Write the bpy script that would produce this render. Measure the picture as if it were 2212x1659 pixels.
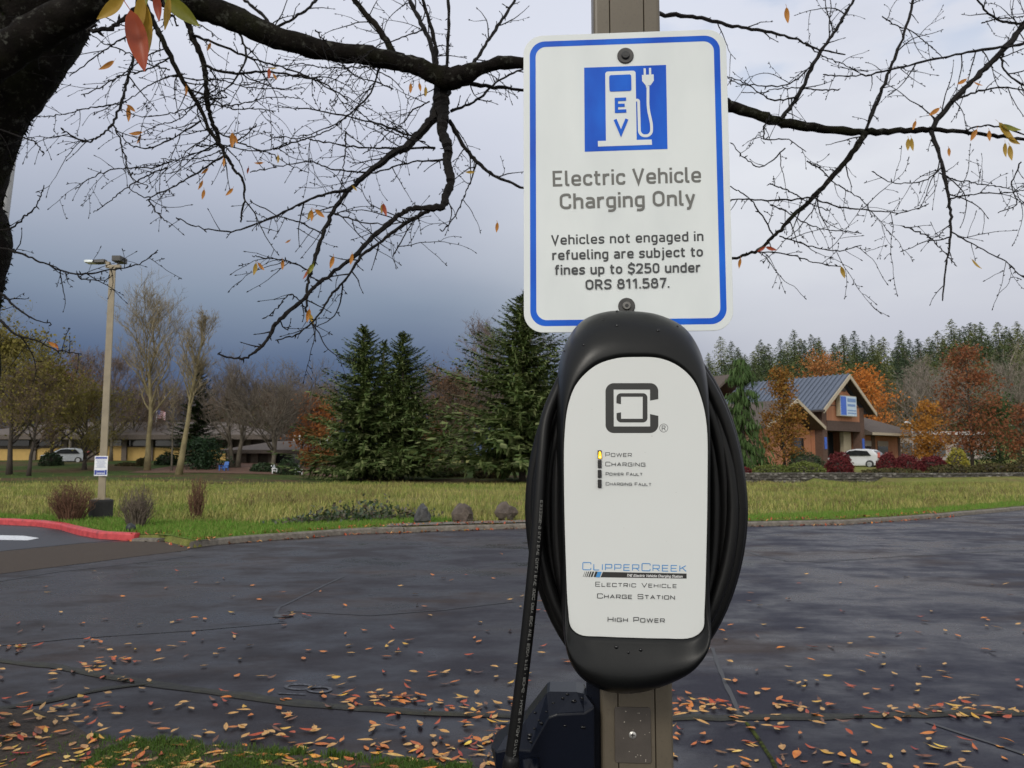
import bpy, bmesh, math, random
from mathutils import Vector, Matrix, noise
import numpy as np
R = math.radians
scene = bpy.context.scene
for o in list(bpy.data.objects): bpy.data.objects.remove(o)

# ------------------------------------------------------------------ camera
F = 1736.0; CX, CY = 1106.0, 829.5; PITCH = R(5.5); CH = 1.5
cd = bpy.data.cameras.new('camera'); cam = bpy.data.objects.new('camera', cd)
scene.collection.objects.link(cam); scene.camera = cam
cam.location = (0, 0, CH); cam.rotation_euler = (R(90)+PITCH, 0, 0)
cd.sensor_width = 36; cd.lens = 18/math.tan(R(32.5)); cd.clip_start = 0.05; cd.clip_end = 5000
cd.dof.use_dof = True; cd.dof.focus_distance = 1.15; cd.dof.aperture_fstop = 22

# ------------------------------------------------------------------ view and world
scene.view_settings.view_transform = 'Standard'; scene.view_settings.look = 'None'
scene.view_settings.exposure = 0.0; scene.view_settings.gamma = 1
SUN_EL, SUN_AZ = 30, 205          # azimuth clockwise from +Y: behind the camera, a little left
W = bpy.data.worlds.new('World'); scene.world = W; W.use_nodes = True
nt = W.node_tree; nt.nodes.clear()
def N(t, **k):
    n = nt.nodes.new(t)
    for a, b in k.items(): setattr(n, a, b)
    return n
def wl(a, b): nt.links.new(a, b)
def wmath(op, a, b, c=None):
    n = N('ShaderNodeMath', operation=op)
    for i, v in enumerate((a, b, c)):
        if v is None: continue
        if isinstance(v, (int, float)): n.inputs[i].default_value = v
        else: wl(v, n.inputs[i])
    return n.outputs[0]
def wrange(v, a, b, smooth=True):
    n = N('ShaderNodeMapRange'); n.interpolation_type = 'SMOOTHSTEP' if smooth else 'LINEAR'
    wl(v, n.inputs[0]); n.inputs[1].default_value = a; n.inputs[2].default_value = b
    return n.outputs[0]
def lin(c):
    return tuple(((x/255/12.92) if x/255 <= .04045 else ((x/255+.055)/1.055)**2.4) for x in c)
def wramp(v, stops):
    n = N('ShaderNodeValToRGB'); e = n.color_ramp.elements
    while len(e) < len(stops): e.new(.5)
    for el, (p, c) in zip(e, stops): el.position = p; el.color = (*lin(c), 1)
    wl(v, n.inputs[0]); return n.outputs[0]
def wmix(f, a, b):
    n = N('ShaderNodeMix', data_type='RGBA')
    if isinstance(f, (int, float)): n.inputs[0].default_value = f
    else: wl(f, n.inputs[0])
    for i, v in ((6, a), (7, b)):
        if isinstance(v, tuple): n.inputs[i].default_value = (*v, 1)
        else: wl(v, n.inputs[i])
    return n.outputs[2]
tc = N('ShaderNodeTexCoord'); sp = N('ShaderNodeSeparateXYZ'); wl(tc.outputs['Generated'], sp.inputs[0])
mp = N('ShaderNodeMapping'); mp.inputs['Scale'].default_value = (1, 1, 2.6); wl(tc.outputs['Generated'], mp.inputs[0])
n1 = N('ShaderNodeTexNoise'); n1.inputs['Scale'].default_value = 2.3; n1.inputs['Detail'].default_value = 5; n1.inputs['Roughness'].default_value = .45
wl(mp.outputs[0], n1.inputs['Vector'])
n2 = N('ShaderNodeTexNoise'); n2.inputs['Scale'].default_value = 5.5; n2.inputs['Detail'].default_value = 6
wl(mp.outputs[0], n2.inputs['Vector'])
zz = wmath('ADD', sp.outputs[2], wmath('MULTIPLY', wmath('SUBTRACT', n1.outputs[0], .5), .06))
stormy = wramp(zz, [(0, (62, 78, 110)), (.080, (71, 87, 120)), (.124, (92, 109, 138)), (.196, (136, 150, 170)), (.275, (171, 179, 196)), (.373, (201, 206, 222)), (.46, (219, 223, 236)), (.8, (212, 217, 230))])
bright = wramp(zz, [(0, (176, 181, 200)), (.12, (192, 195, 206)), (.17, (209, 212, 220)), (.24, (226, 229, 235)), (.34, (234, 237, 243)), (.5, (222, 227, 241)), (.8, (215, 219, 232))])
sky = N('ShaderNodeTexSky', sky_type='NISHITA', sun_disc=False)
sky.sun_elevation = R(SUN_EL); sky.sun_rotation = R(SUN_AZ)
skc = N('ShaderNodeVectorMath', operation='SCALE'); wl(sky.outputs[0], skc.inputs[0]); skc.inputs['Scale'].default_value = .12
fx = wrange(wmath('ADD', sp.outputs[0], wmath('MULTIPLY', wmath('SUBTRACT', n1.outputs[0], .5), .25)), -.16, .40)
front = wmix(fx, stormy, bright)
# thin blue break in the cloud, upper right
gap = wmath('MULTIPLY', wrange(n2.outputs[0], .50, .66), wmath('MULTIPLY', wrange(sp.outputs[2], .36, .50), wrange(sp.outputs[0], .08, .26)))
skb = wmix(.55, skc.outputs[0], lin((190, 216, 250)))
front = wmix(wmath('MULTIPLY', gap, .8), front, skb)
grey = wmix(wmath('MULTIPLY', wrange(n2.outputs[0], .36, .62), .5), lin((196, 199, 213)), front)
front = wmix(wmath('MULTIPLY', wrange(sp.outputs[0], .15, .4), .45), front, grey)
behind = wmix(wrange(n2.outputs[0], .38, .62), (.78, .80, .84), (1.75, 1.72, 1.64))
behind = wmix(.06, behind, skc.outputs[0])
fb = wrange(sp.outputs[1], .25, -.45)
col = wmix(fb, front, behind)
bg = N('ShaderNodeBackground'); bg.inputs[1].default_value = 1.0; wl(col, bg.inputs[0])
wo = N('ShaderNodeOutputWorld'); wl(bg.outputs[0], wo.inputs[0])

# ------------------------------------------------------------------ sun (veiled by cloud)
sd = bpy.data.lights.new('sun', 'SUN'); so = bpy.data.objects.new('sun', sd); scene.collection.objects.link(so)
sd.energy = 1.3; sd.angle = R(12); sd.color = (1, .95, .86)
so.rotation_euler = (R(90-SUN_EL), 0, R(-SUN_AZ)+math.pi); so.location = (-5, -10, 20)

# ------------------------------------------------------------------ helpers
COL = scene.collection
FW = Vector((0, math.cos(PITCH), math.sin(PITCH))); UP = Vector((0, -math.sin(PITCH), math.cos(PITCH)))
CAMP = Vector((0, 0, CH))
def ray(vx, vy): return FW*F + Vector((1, 0, 0))*(vx-CX) - UP*(vy-CY)
def at(vx, vy, Y):
    d = ray(vx, vy); return CAMP + d*(Y/d.y)
def gp(vx, vy, z=0.0):
    d = ray(vx, vy); return CAMP + d*((z-CH)/d.z)
def sst(a, b, x):
    t = max(0, min(1, (x-a)/(b-a))); return t*t*(3-2*t)

def tag(o, label=None, cat=None, group=None, kind=None):
    if label: o['label'] = label
    if cat: o['category'] = cat
    if group: o['group'] = group
    if kind: o['kind'] = kind
    return o
def thing(name, loc, rz=0, label=None, cat=None, group=None):
    o = bpy.data.objects.new(name, None); COL.objects.link(o); o.location = loc; o.rotation_euler.z = rz
    o.empty_display_size = .1
    return tag(o, label, cat, group)

class MB:
    def __init__(s): s.v = []; s.f = []; s.m = []
    def add(s, vs, fs, mi=0):
        n = len(s.v); s.v.extend(tuple(v) for v in vs); s.f.extend(tuple(i+n for i in f) for f in fs); s.m.extend([mi]*len(fs)); return s
    def box(s, a, b, mi=0, M=None):
        x0, y0, z0 = a; x1, y1, z1 = b
        vs = [Vector(p) for p in ((x0,y0,z0),(x1,y0,z0),(x1,y1,z0),(x0,y1,z0),(x0,y0,z1),(x1,y0,z1),(x1,y1,z1),(x0,y1,z1))]
        if M: vs = [M @ v for v in vs]
        return s.add(vs, [(3,2,1,0),(4,5,6,7),(0,1,5,4),(1,2,6,5),(2,3,7,6),(3,0,4,7)], mi)
    def tube(s, pts, rad, n=6, cap=True, mi=0, jit=0, rng=None):
        pts = [Vector(p) for p in pts]; k = len(pts)
        if not hasattr(rad, '__len__'): rad = [rad]*k
        vs = []; ref = None
        for i, p in enumerate(pts):
            t = (pts[min(i+1, k-1)]-pts[max(i-1, 0)])
            if t.length < 1e-9: t = Vector((0, 0, 1))
            t.normalize()
            if ref is None:
                ref = t.cross(Vector((0, 0, 1)) if abs(t.z) < .9 else Vector((1, 0, 0))).normalized()
            else:
                ref = (ref - t*ref.dot(t));
                if ref.length < 1e-6: ref = t.orthogonal()
                ref.normalize()
            b = t.cross(ref)
            for j in range(n):
                a = 2*math.pi*j/n; r = rad[i]
                if jit: r *= 1+rng.uniform(-jit, jit)
                vs.append(p + ref*(math.cos(a)*r) + b*(math.sin(a)*r))
        fs = [(i*n+j, i*n+(j+1)%n, (i+1)*n+(j+1)%n, (i+1)*n+j) for i in range(k-1) for j in range(n)]
        if cap: fs += [tuple(range(n-1, -1, -1)), tuple((k-1)*n+j for j in range(n))]
        return s.add(vs, fs, mi)
    def prism(s, poly, y0, y1, mi=0, T=None):
        """poly = (x,z) outline, extruded from y0 (front) to y1"""
        n = len(poly); vs = [Vector((x, y0, z)) for x, z in poly]+[Vector((x, y1, z)) for x, z in poly]
        if T: vs = [T(v) for v in vs]
        return s.add(vs, [tuple(range(n)), tuple(range(2*n-1, n-1, -1))]+[(i, i+n, (i+1)%n+n, (i+1)%n) for i in range(n)], mi)
    def blob(s, c, rad, sub=2, amp=.15, fr=1.5, seed=0, mi=0, flat=None):
        bm = bmesh.new(); bmesh.ops.create_icosphere(bm, subdivisions=sub, radius=1)
        off = Vector((seed*7.3, seed*3.1, seed*1.7)); vs = []
        for v in bm.verts:
            k = 1+amp*(noise.noise(v.co*fr+off)+.5*noise.noise(v.co*fr*2.3+off))
            p = Vector((v.co.x*rad[0]*k, v.co.y*rad[1]*k, v.co.z*rad[2]*k))
            if flat is not None and p.z < flat: p.z = flat
            vs.append(p+Vector(c))
        fs = [tuple(v.index for v in f.verts) for f in bm.faces]; bm.free()
        return s.add(vs, fs, mi)
    def build(s, name, mats, parent=None, org=None, smooth=False, bevel=0, fix=True):
        me = bpy.data.meshes.new(name)
        vs = s.v if org is None else [tuple(Vector(v)-Vector(org)) for v in s.v]
        me.from_pydata(vs, [], s.f)
        if not isinstance(mats, (list, tuple)): mats = [mats]
        for m in mats: me.materials.append(m)
        if len(mats) > 1: me.polygons.foreach_set('material_index', s.m)
        if smooth: me.polygons.foreach_set('use_smooth', [True]*len(s.f))
        me.update()
        if fix and len(s.f) < 30000:
            bm = bmesh.new(); bm.from_mesh(me); bmesh.ops.recalc_face_normals(bm, faces=bm.faces); bm.to_mesh(me); bm.free()
        o = bpy.data.objects.new(name, me); COL.objects.link(o)
        if parent: o.parent = parent
        if bevel:
            b = o.modifiers.new('bevel', 'BEVEL'); b.width = bevel; b.segments = 3; b.limit_method = 'ANGLE'; b.angle_limit = R(35)
        return o

def struct(o): o['kind'] = 'structure'; return o

# ------------------------------------------------------------------ materials
class NT:
    def __init__(s, name):
        s.m = bpy.data.materials.new(name); s.m.use_nodes = True; s.t = s.m.node_tree
        s.b = s.t.nodes['Principled BSDF']; s.co = None
    def n(s, t, **k):
        n = s.t.nodes.new(t)
        for a, b in k.items(): setattr(n, a, b)
        return n
    def l(s, a, b): s.t.links.new(a, b)
    def coord(s, kind='Object'):
        if s.co is None: s.co = s.n('ShaderNodeTexCoord')
        return s.co.outputs[kind]
    def noise(s, scale, detail=4, rough=.55, vec=None, stretch=None):
        v = vec or s.coord()
        if stretch:
            m = s.n('ShaderNodeMapping'); m.inputs['Scale'].default_value = stretch; s.l(v, m.inputs[0]); v = m.outputs[0]
        n = s.n('ShaderNodeTexNoise'); n.inputs['Scale'].default_value = scale; n.inputs['Detail'].default_value = detail
        n.inputs['Roughness'].default_value = rough; s.l(v, n.inputs['Vector']); return n.outputs[0]
    def ramp(s, v, stops, const=False):
        n = s.n('ShaderNodeValToRGB'); e = n.color_ramp.elements
        if const: n.color_ramp.interpolation = 'CONSTANT'
        while len(e) < len(stops): e.new(.5)
        for el, (p, c) in zip(e, stops): el.position = p; el.color = (*c, 1) if hasattr(c, '__len__') else (c, c, c, 1)
        s.l(v, n.inputs[0]); return n.outputs[0]
    def mix(s, f, a, b, mode='MIX'):
        n = s.n('ShaderNodeMix', data_type='RGBA', blend_type=mode)
        if isinstance(f, (int, float)): n.inputs[0].default_value = f
        else: s.l(f, n.inputs[0])
        for i, v in ((6, a), (7, b)):
            if isinstance(v, tuple): n.inputs[i].default_value = (*v, 1)
            else: s.l(v, n.inputs[i])
        return n.outputs[2]
    def rng(s, v, a, b, c=0, d=1):
        n = s.n('ShaderNodeMapRange'); s.l(v, n.inputs[0])
        for i, x in enumerate((a, b, c, d)): n.inputs[i+1].default_value = x
        return n.outputs[0]
    def bump(s, v, strength=.3, dist=.01):
        n = s.n('ShaderNodeBump'); n.inputs['Strength'].default_value = strength; n.inputs['Distance'].default_value = dist
        s.l(v, n.inputs['Height']); s.l(n.outputs[0], s.b.inputs['Normal'])
    def set(s, color=None, rough=None, **k):
        for key, v in (('Base Color', color), ('Roughness', rough)):
            if v is None: continue
            if isinstance(v, tuple): s.b.inputs[key].default_value = (*v, 1)
            elif isinstance(v, (int, float)): s.b.inputs[key].default_value = v
            else: s.l(v, s.b.inputs[key])
        for a, v in k.items(): s.b.inputs[a.replace('_', ' ')].default_value = v
        return s.m
def mul(c, k): return tuple(x*k for x in c)
def simple(name, c, rough=.6, var=.18, scale=6, bump=0, bscale=60, bdist=.003, spec=.5, metal=0, c2=None):
    m = NT(name); f = m.noise(scale)
    colr = m.ramp(f, [(.3, mul(c, 1-var)), (.7, c2 or mul(c, 1+var))])
    if bump: m.bump(m.noise(bscale), bump, bdist)
    return m.set(colr, rough, Specular_IOR_Level=spec, Metallic=metal)
def foliage(name, cols, rough=.65, spec=.25, trans=.0):
    """a colour of its own for every leaf or needle spray"""
    m = NT(name); g = m.n('ShaderNodeNewGeometry')
    n = len(cols); c = m.ramp(g.outputs['Random Per Island'], [(i/max(1, n-1), x) for i, x in enumerate(cols)])
    mt = m.set(c, rough, Specular_IOR_Level=spec)
    if trans:
        t = m.n('ShaderNodeBsdfTranslucent'); m.l(c, t.inputs[0]); x = m.n('ShaderNodeMixShader'); x.inputs[0].default_value = trans
        m.l(m.b.outputs[0], x.inputs[1]); m.l(t.outputs[0], x.inputs[2])
        m.l(x.outputs[0], [q for q in m.t.nodes if q.type == 'OUTPUT_MATERIAL'][0].inputs[0])
    return mt
# ================================================================== THE GROUND
kerb_v = [(-330, 1118), (-150, 1125), (0, 1133), (80, 1137), (132, 1144), (172, 1156), (216, 1164), (290, 1168), (350, 1169), (415, 1184), (470, 1176), (577, 1167), (691, 1159), (750, 1154), (860, 1150), (924, 1147.5), (1000, 1145), (1132, 1141), (1380, 1140), (1616, 1137), (1836, 1132), (1991, 1121), (2146, 1107), (2212, 1101), (2500, 1080)]
kerb_p = [gp(x, y) for x, y in kerb_v]
kerb_p.sort(key=lambda p: p.x)
KX = [-500]+[p.x for p in kerb_p]+[500]; KY = [kerb_p[0].y+1.5]+[p.y for p in kerb_p]+[kerb_p[-1].y+6]
def yk(x): return float(np.interp(x, KX, KY))
def gz(x, y):
    """height of the land beyond the kerb"""
    o = y-yk(x)
    z = .10
    left = 1-sst(2, 14, x)
    z += left*1.15*sst(58, 90, y) + left*.35*sst(-14, -26, x)*sst(40, 66, y)
    z += (1-left)*(.58*sst(.85, 1.0, y-(53.5+1.5*(x-14.8)/23))+.40*sst(55, 68, y))
    z += sst(95, 300, y)*(2.5+15*sst(10, 80, x)+4*sst(-40, -90, x))
    z += sst(25, 40, y)*.10*noise.noise(Vector((x*.09, y*.09, 0)))
    return z
xs = sorted(set([-500, -300, -200, -140, -100]+list(np.arange(-80, 80.1, 1.6))+[100, 140, 200, 300, 500]+[round(p.x, 3) for p in kerb_p]))
offs = [-80, -40, -20, -10, -5, -2, .04, .12, .5, 1, 2, 3, 5, 8, 11, 14, 17, 20, 24, 27, 29, 31, 32, 33, 34, 35, 36, 38, 41, 45, 50, 56, 63, 72, 85, 100, 125, 160, 200, 250, 320, 450, 700, 1500]
mb = MB(); vs = []
for o in offs:
    for x in xs:
        y = yk(x)+o; vs.append((x, y, -.03 if o < .1 else gz(x, y)))
nx = len(xs)
mb.add(vs, [(j*nx+i, j*nx+i+1, (j+1)*nx+i+1, (j+1)*nx+i) for j in range(len(offs)-1) for i in range(nx-1)])
m = NT('meadow_ground')
a = m.noise(.35, 5, .6); b = m.noise(3.0, 6, .65); c = m.noise(.06, 3)
g1 = m.ramp(b, [(.3, (.10, .13, .030)), (.55, (.18, .195, .05)), (.75, (.27, .25, .085))])
g2 = m.ramp(b, [(.3, (.12, .085, .035)), (.7, (.23, .18, .08))])
m.bump(m.noise(6, 6, .7), .8, .12)
meadow_ground = m.set(m.mix(m.rng(a, .42, .66), g1, g2), .95, Specular_IOR_Level=.1)
struct(mb.build('ground', meadow_ground, smooth=True))

# wet asphalt of the car park
m = NT('wet_asphalt')
P = m.coord()
big = m.noise(.33, 5, .6); mid = m.noise(1.3, 6, .66, stretch=(.8, 1.1, 1)); fine = m.noise(85, 4, .75); band = m.noise(.42, 6, .62, stretch=(.45, 1, 1))
sx_ = m.n('ShaderNodeSeparateXYZ'); m.l(P, sx_.inputs[0])
east = m.rng(sx_.outputs[0], -4, 3)                                   # older, browner surfacing left; right, the sky's blue reflection is put into the colour
c_skyblue = m.ramp(fine, [(.34, (.005, .0055, .013)), (.54, (.013, .0135, .028)), (.74, (.054, .054, .078))])
c_brn = m.ramp(fine, [(.32, (.010, .008, .008)), (.54, (.021, .017, .017)), (.74, (.066, .055, .053))])
cc = m.mix(east, c_brn, c_skyblue)
rust = m.ramp(fine, [(.32, (.016, .010, .008)), (.72, (.060, .038, .028))])
cc = m.mix(m.rng(band, .50, .60, 0, .9), cc, rust)
wetf = m.mix(.55, big, mid); wet = m.rng(wetf, .42, .56, 0, 1)
cc = m.mix(m.rng(wet, 0, 1, 0, .55), cc, (.005, .005, .008))
rough = m.rng(wet, 0, 1, .68, .26)
bmp = m.mix(m.rng(wet, 0, 1, .1, .7), fine, (.5, .5, .5))
m.bump(bmp, .6, .006)
asphalt = m.set(cc, rough, Specular_IOR_Level=.27)
mb = MB(); ax = sorted(set([-60, -40]+list(np.arange(-30, 30.1, 2))+[40, 60]+[round(p.x, 3) for p in kerb_p])); ay = [-25, 0, 2, 4, 6, 8, 10, 12]
vs = []
for j in range(len(ay)+1):
    for x in ax:
        vs.append((x, ay[j] if j < len(ay) else yk(x)+.05, 0))
n = len(ax); mb.add(vs, [(j*n+i, j*n+i+1, (j+1)*n+i+1, (j+1)*n+i) for j in range(len(ay)) for i in range(n-1)])
struct(mb.build('parking_lot', asphalt, smooth=True))

def sheet(name, vpts, mat, z, wob=0):
    pts = [gp(x, y) for x, y in vpts]
    mb = MB(); mb.add([(p.x, p.y, z) for p in pts], [tuple(range(len(pts)))]); return struct(mb.build(name, mat))
new_asph = simple('fresh_asphalt', (.012, .013, .016), .5, .25, 40, .5, 120, .004)
gut = NT('gutter_gravel'); gf = gut.noise(60, 4, .7); gut.bump(gf, .5, .006)
gutter = gut.set(gut.ramp(gf, [(.3, (.028, .021, .016)), (.7, (.085, .066, .050))]), .85, Specular_IOR_Level=.2)
road_paint = simple('road_paint', (.62, .64, .66), .5, .25, 14, .3, 90)
sheet('driveway', [(-300, 1112), (-150, 1118), (0, 1128.5), (60, 1131.5), (130, 1143), (200, 1159.5), (268, 1166.5), (180, 1173), (100, 1181), (0, 1191), (-300, 1225)], new_asph, .004)
sheet('gutter_apron', [(-300, 1228), (0, 1192), (100, 1182), (180, 1174), (290, 1170), (350, 1171), (412, 1185), (400, 1190), (330, 1198), (200, 1215), (0, 1240), (-300, 1290)], gutter, .004)
sheet('lane_marking', [(-200, 1151), (0, 1157), (50, 1158), (85, 1163), (60, 1168), (0, 1167), (-200, 1166)], road_paint, .008)
# chalk survey marks by the seam
chalk = simple('chalk_marks', (.060, .063, .075), .8, .8, 40)
mb = MB()
def ringmark(cx, cy, rx, ry, w, z):
    out = [gp(cx+rx*math.cos(t), cy+ry*math.sin(t)) for t in np.linspace(0, 2*math.pi, 28, endpoint=False)]
    inn = [gp(cx+(rx-w)*math.cos(t), cy+(ry-w*.45)*math.sin(t)) for t in np.linspace(0, 2*math.pi, 28, endpoint=False)]
    mb.add([(p.x, p.y, z) for p in out+inn], [(i, (i+1)%28, 28+(i+1)%28, 28+i) for i in range(28)])
ringmark(645, 1484, 32, 7.5, 9, .004); ringmark(690, 1491, 28, 7.5, 8, .006)
for q in ([(725, 1505), (729, 1505), (757, 1490), (752, 1490)], [(600, 1497), (602, 1500), (660, 1502), (660, 1500)]):
    mb.add([(p.x, p.y, .005) for p in (gp(*t) for t in q)], [(0, 1, 2, 3)])
struct(mb.build('chalk_marking', chalk))
# pale rings of the old patch, cracks and tar lines
tar = simple('tar_line', (.012, .012, .013), .45, .3, 30)
moss_tar = NT('mossy_seam'); f = moss_tar.noise(14, 5, .65)
moss_tar.bump(moss_tar.noise(50, 4), .6, .01)
mossy = moss_tar.set(moss_tar.ramp(f, [(.35, (.010, .010, .008)), (.58, (.022, .021, .013)), (.78, (.035, .042, .014))]), .7)
def line(name, vpts, w, mat, z, ridge=0, seed=1):
    rg = random.Random(seed); pts = [gp(x, y) for x, y in vpts]; fine = []
    for a, b in zip(pts, pts[1:]):
        k = max(2, int((b-a).length/.12))
        for i in range(k): fine.append(a.lerp(b, i/k))
    fine.append(pts[-1]); mb = MB(); vs = []; n = len(fine); prof = [(-1, 0), (-.55, ridge), (.55, ridge), (1, 0)] if ridge else [(-1, 0), (1, 0)]
    for i, p in enumerate(fine):
        t = fine[min(i+1, n-1)]-fine[max(i-1, 0)]; t.z = 0; t.normalize(); s = Vector((-t.y, t.x, 0)); ww = w*(rg.uniform(.75, 1.2)+(.55*noise.noise(Vector((i*.13, seed, 0)))+.3*noise.noise(Vector((i*.4, seed, 0))) if ridge else 0))/2
        j = rg.uniform(-.12, .12)*w
        for a, h in prof: q = p+s*(a*ww+j); vs.append((q.x, q.y, z+h*max(.1, rg.uniform(.6, 1.1)+.9*noise.noise(Vector((i*.21, seed+4, 0))))))
    k = len(prof); mb.add(vs, [(i*k+j, i*k+j+1, (i+1)*k+j+1, (i+1)*k+j) for i in range(n-1) for j in range(k-1)])
    return struct(mb.build(name, mat))
line('seam_ridge', [(-300, 1393), (0, 1428), (120, 1440), (230, 1462), (400, 1487), (560, 1510), (700, 1526), (900, 1541), (1110, 1548), (1300, 1552), (1500, 1552), (1800, 1549), (2212, 1540), (2600, 1530)], .10, mossy, .004, .011, 3)
line('seam_ridge', [(-200, 1560), (0, 1531), (90, 1518), (140, 1508), (230, 1488), (330, 1478)], .07, mossy, .005, .007, 4)
line('crack', [(597, 1330), (597, 1322), (603, 1312), (640, 1295), (700, 1265), (745, 1245)], .035, tar, .004, 0, 5)
line('crack', [(1538, 1400), (1552, 1440), (1566, 1475), (1580, 1505), (1600, 1548)], .03, tar, .004, 0, 6)
line('crack', [(1600, 1188), (1640, 1200), (1700, 1212), (1780, 1214), (1900, 1205), (2212, 1188)], .05, tar, .004, 0, 7)
line('crack', [(620, 1320), (800, 1330), (960, 1318), (1110, 1300)], .03, tar, .004, 0, 8)
line('crack', [(0, 1256), (120, 1236), (300, 1216), (420, 1200)], .05, tar, .0042, 0, 9)
line('crack', [(0, 1395), (150, 1380), (420, 1362), (620, 1345)], .03, tar, .004, 0, 10)
line('crack', [(2000, 1560), (2090, 1590), (2212, 1630)], .03, tar, .004, 0, 11)
gm = NT('moss_green'); green_moss = gm.set(gm.ramp(gm.noise(22, 4), [(.35, (.014, .014, .010)), (.6, (.06, .075, .015)), (.8, (.085, .10, .02))]), .9, Specular_IOR_Level=.1)
line('moss_line', [(1612, 1562), (1640, 1600), (1665, 1640), (1690, 1690)], .022, green_moss, .004, .006, 12)
def disc(name, cx, cy, rx, mat, z, ring=None):
    c = gp(cx, cy); e = gp(cx+rx, cy); r = (e-c).length; mb = MB(); n = 28
    mb.add([(c.x+r*math.cos(2*math.pi*i/n), c.y+r*math.sin(2*math.pi*i/n), z) for i in range(n)], [tuple(range(n))])
    return struct(mb.build(name, mat))
disc('patch', 612, 1331, 22, tar, .0044); disc('patch', 612, 1331, 18, simple('patch_fill', (.05, .05, .05), .5), .007)

# kerbs
conc = NT('old_concrete'); f = conc.noise(9, 6, .7); conc.bump(conc.noise(70, 4), .5, .006)
concrete = conc.set(conc.ramp(f, [(.3, (.075, .065, .052)), (.6, (.17, .15, .125)), (.8, (.25, .225, .19))]), .85)
rp = NT('red_kerb_paint'); f = rp.noise(7, 6, .7)
red_paint = rp.set(rp.ramp(f, [(.25, (.20, .030, .028)), (.5, (.46, .045, .05)), (.75, (.56, .085, .08))]), .5)
def kerb(name, x0, x1, mat, h=.13, w=.16, joints=True):
    mb = MB(); px = [x for x in np.arange(x0, x1, .25)]+[x1]; vs = []
    pr = [(-w*.55, -.02), (-w*.5, h*.75), (-w*.32, h), (w*.5, h), (w*.5, -.02)]
    for x in px:
        d = Vector((1, (yk(x+.05)-yk(x-.05))/.1, 0)).normalized(); s = Vector((-d.y, d.x, 0)); p = Vector((x, yk(x), 0)); jz = .008*noise.noise(Vector((x*1.3, 0, 0)))
        for a, z in pr: q = p+s*(a+.05); vs.append((q.x, q.y, z+(jz if z > 0 else 0)))
    k = len(pr); n = len(px)
    mb.add(vs, [(i*k+j, i*k+j+1, (i+1)*k+j+1, (i+1)*k+j) for i in range(n-1) for j in range(k-1)]+[tuple(range(k)), tuple((n-1)*k+j for j in range(k))])
    return struct(mb.build(name, mat))
xr = gp(292, 1168).x; xg = gp(350, 1169).x; xk = gp(414, 1183).x
kerb('red_kerb', -40, xr, red_paint, .14)
kerb('kerb', xr+.01, xg, concrete, .05, .3)
kerb('kerb', xk, gp(870, 1150).x, concrete, .11)
kerb('kerb', gp(872, 1150).x, 60, concrete, .10, .2)
# the concrete walk behind the kerb by the boulders
p = [gp(830, 1141, .1), gp(900, 1135, .1), gp(1000, 1131, .1), gp(1140, 1127, .1), gp(1300, 1127, .1)]
mb = MB(); vs = []
for q in p: vs += [(q.x, yk(q.x)+.16, .128), (q.x, max(q.y, yk(q.x)+.7), .138)]
mb.add(vs, [(2*i, 2*i+2, 2*i+3, 2*i+1) for i in range(len(p)-1)])
struct(mb.build('concrete_walk', concrete))

# verge at the photographer's feet: soil, then turf
soil_m = NT('damp_soil'); f = soil_m.noise(28, 6, .7); soil_m.bump(f, .9, .03)
soil = soil_m.set(soil_m.ramp(f, [(.3, (.018, .013, .009)), (.7, (.075, .055, .038))]), .9)
verge_v = [(-500, 1500), (-200, 1520), (0, 1532), (80, 1534), (140, 1552), (190, 1588), (260, 1602), (400, 1606), (600, 1624), (800, 1643), (1000, 1662), (1060, 1680)]
vp = [gp(x, y) for x, y in verge_v]
mb = MB(); vs = []
for q in vp: vs += [(q.x, q.y, .004), (q.x*.98, q.y-.12, .03), (q.x*.9, 2.6, .035), (min(q.x, -.1), -4, .03)]
mb.add(vs, [(4*i+j, 4*i+4+j, 4*i+5+j, 4*i+1+j) for i in range(len(vp)-1) for j in range(3)])
struct(mb.build('verge', soil, smooth=True))

# mown lawn strip behind the kerb
def lawn_w(x): return float(np.interp(x, [-30, -12, -8, -5, -3, -1.6, -.5, 3, 5, 8, 12, 30], [.8, 1.0, 2.6, 4.0, 3.0, 1.6, .8, .8, 1.5, 1.9, 1.3, 1.0]))
lw = NT('lawn_ground'); lw.bump(lw.noise(20, 5, .7), .6, .03)
lawn_m = lw.set(lw.ramp(lw.noise(2.2, 6, .7), [(.3, (.08, .125, .024)), (.55, (.125, .18, .038)), (.75, (.19, .19, .065))]), .95, Specular_IOR_Level=.1)
mb = MB(); lx_ = [x for x in np.arange(-30, 30.01, .4)]; lf_ = [.16, .6, 1.2, 2, 3, 4.2]; vs = []
for x in lx_:
    w_ = lawn_w(x)*(1+.25*noise.noise(Vector((x*.8, 1, 0))))
    for f_ in lf_: o = .16+(f_-.16)/4.04*max(.1, w_-.16); y = yk(x)+o; vs.append((x, y, max(gz(x, y), .1)+.012))
k = len(lf_); mb.add(vs, [(i*k+j, (i+1)*k+j, (i+1)*k+j+1, i*k+j+1) for i in range(len(lx_)-1) for j in range(k-1)])
struct(mb.build('lawn', lawn_m, smooth=True))
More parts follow.
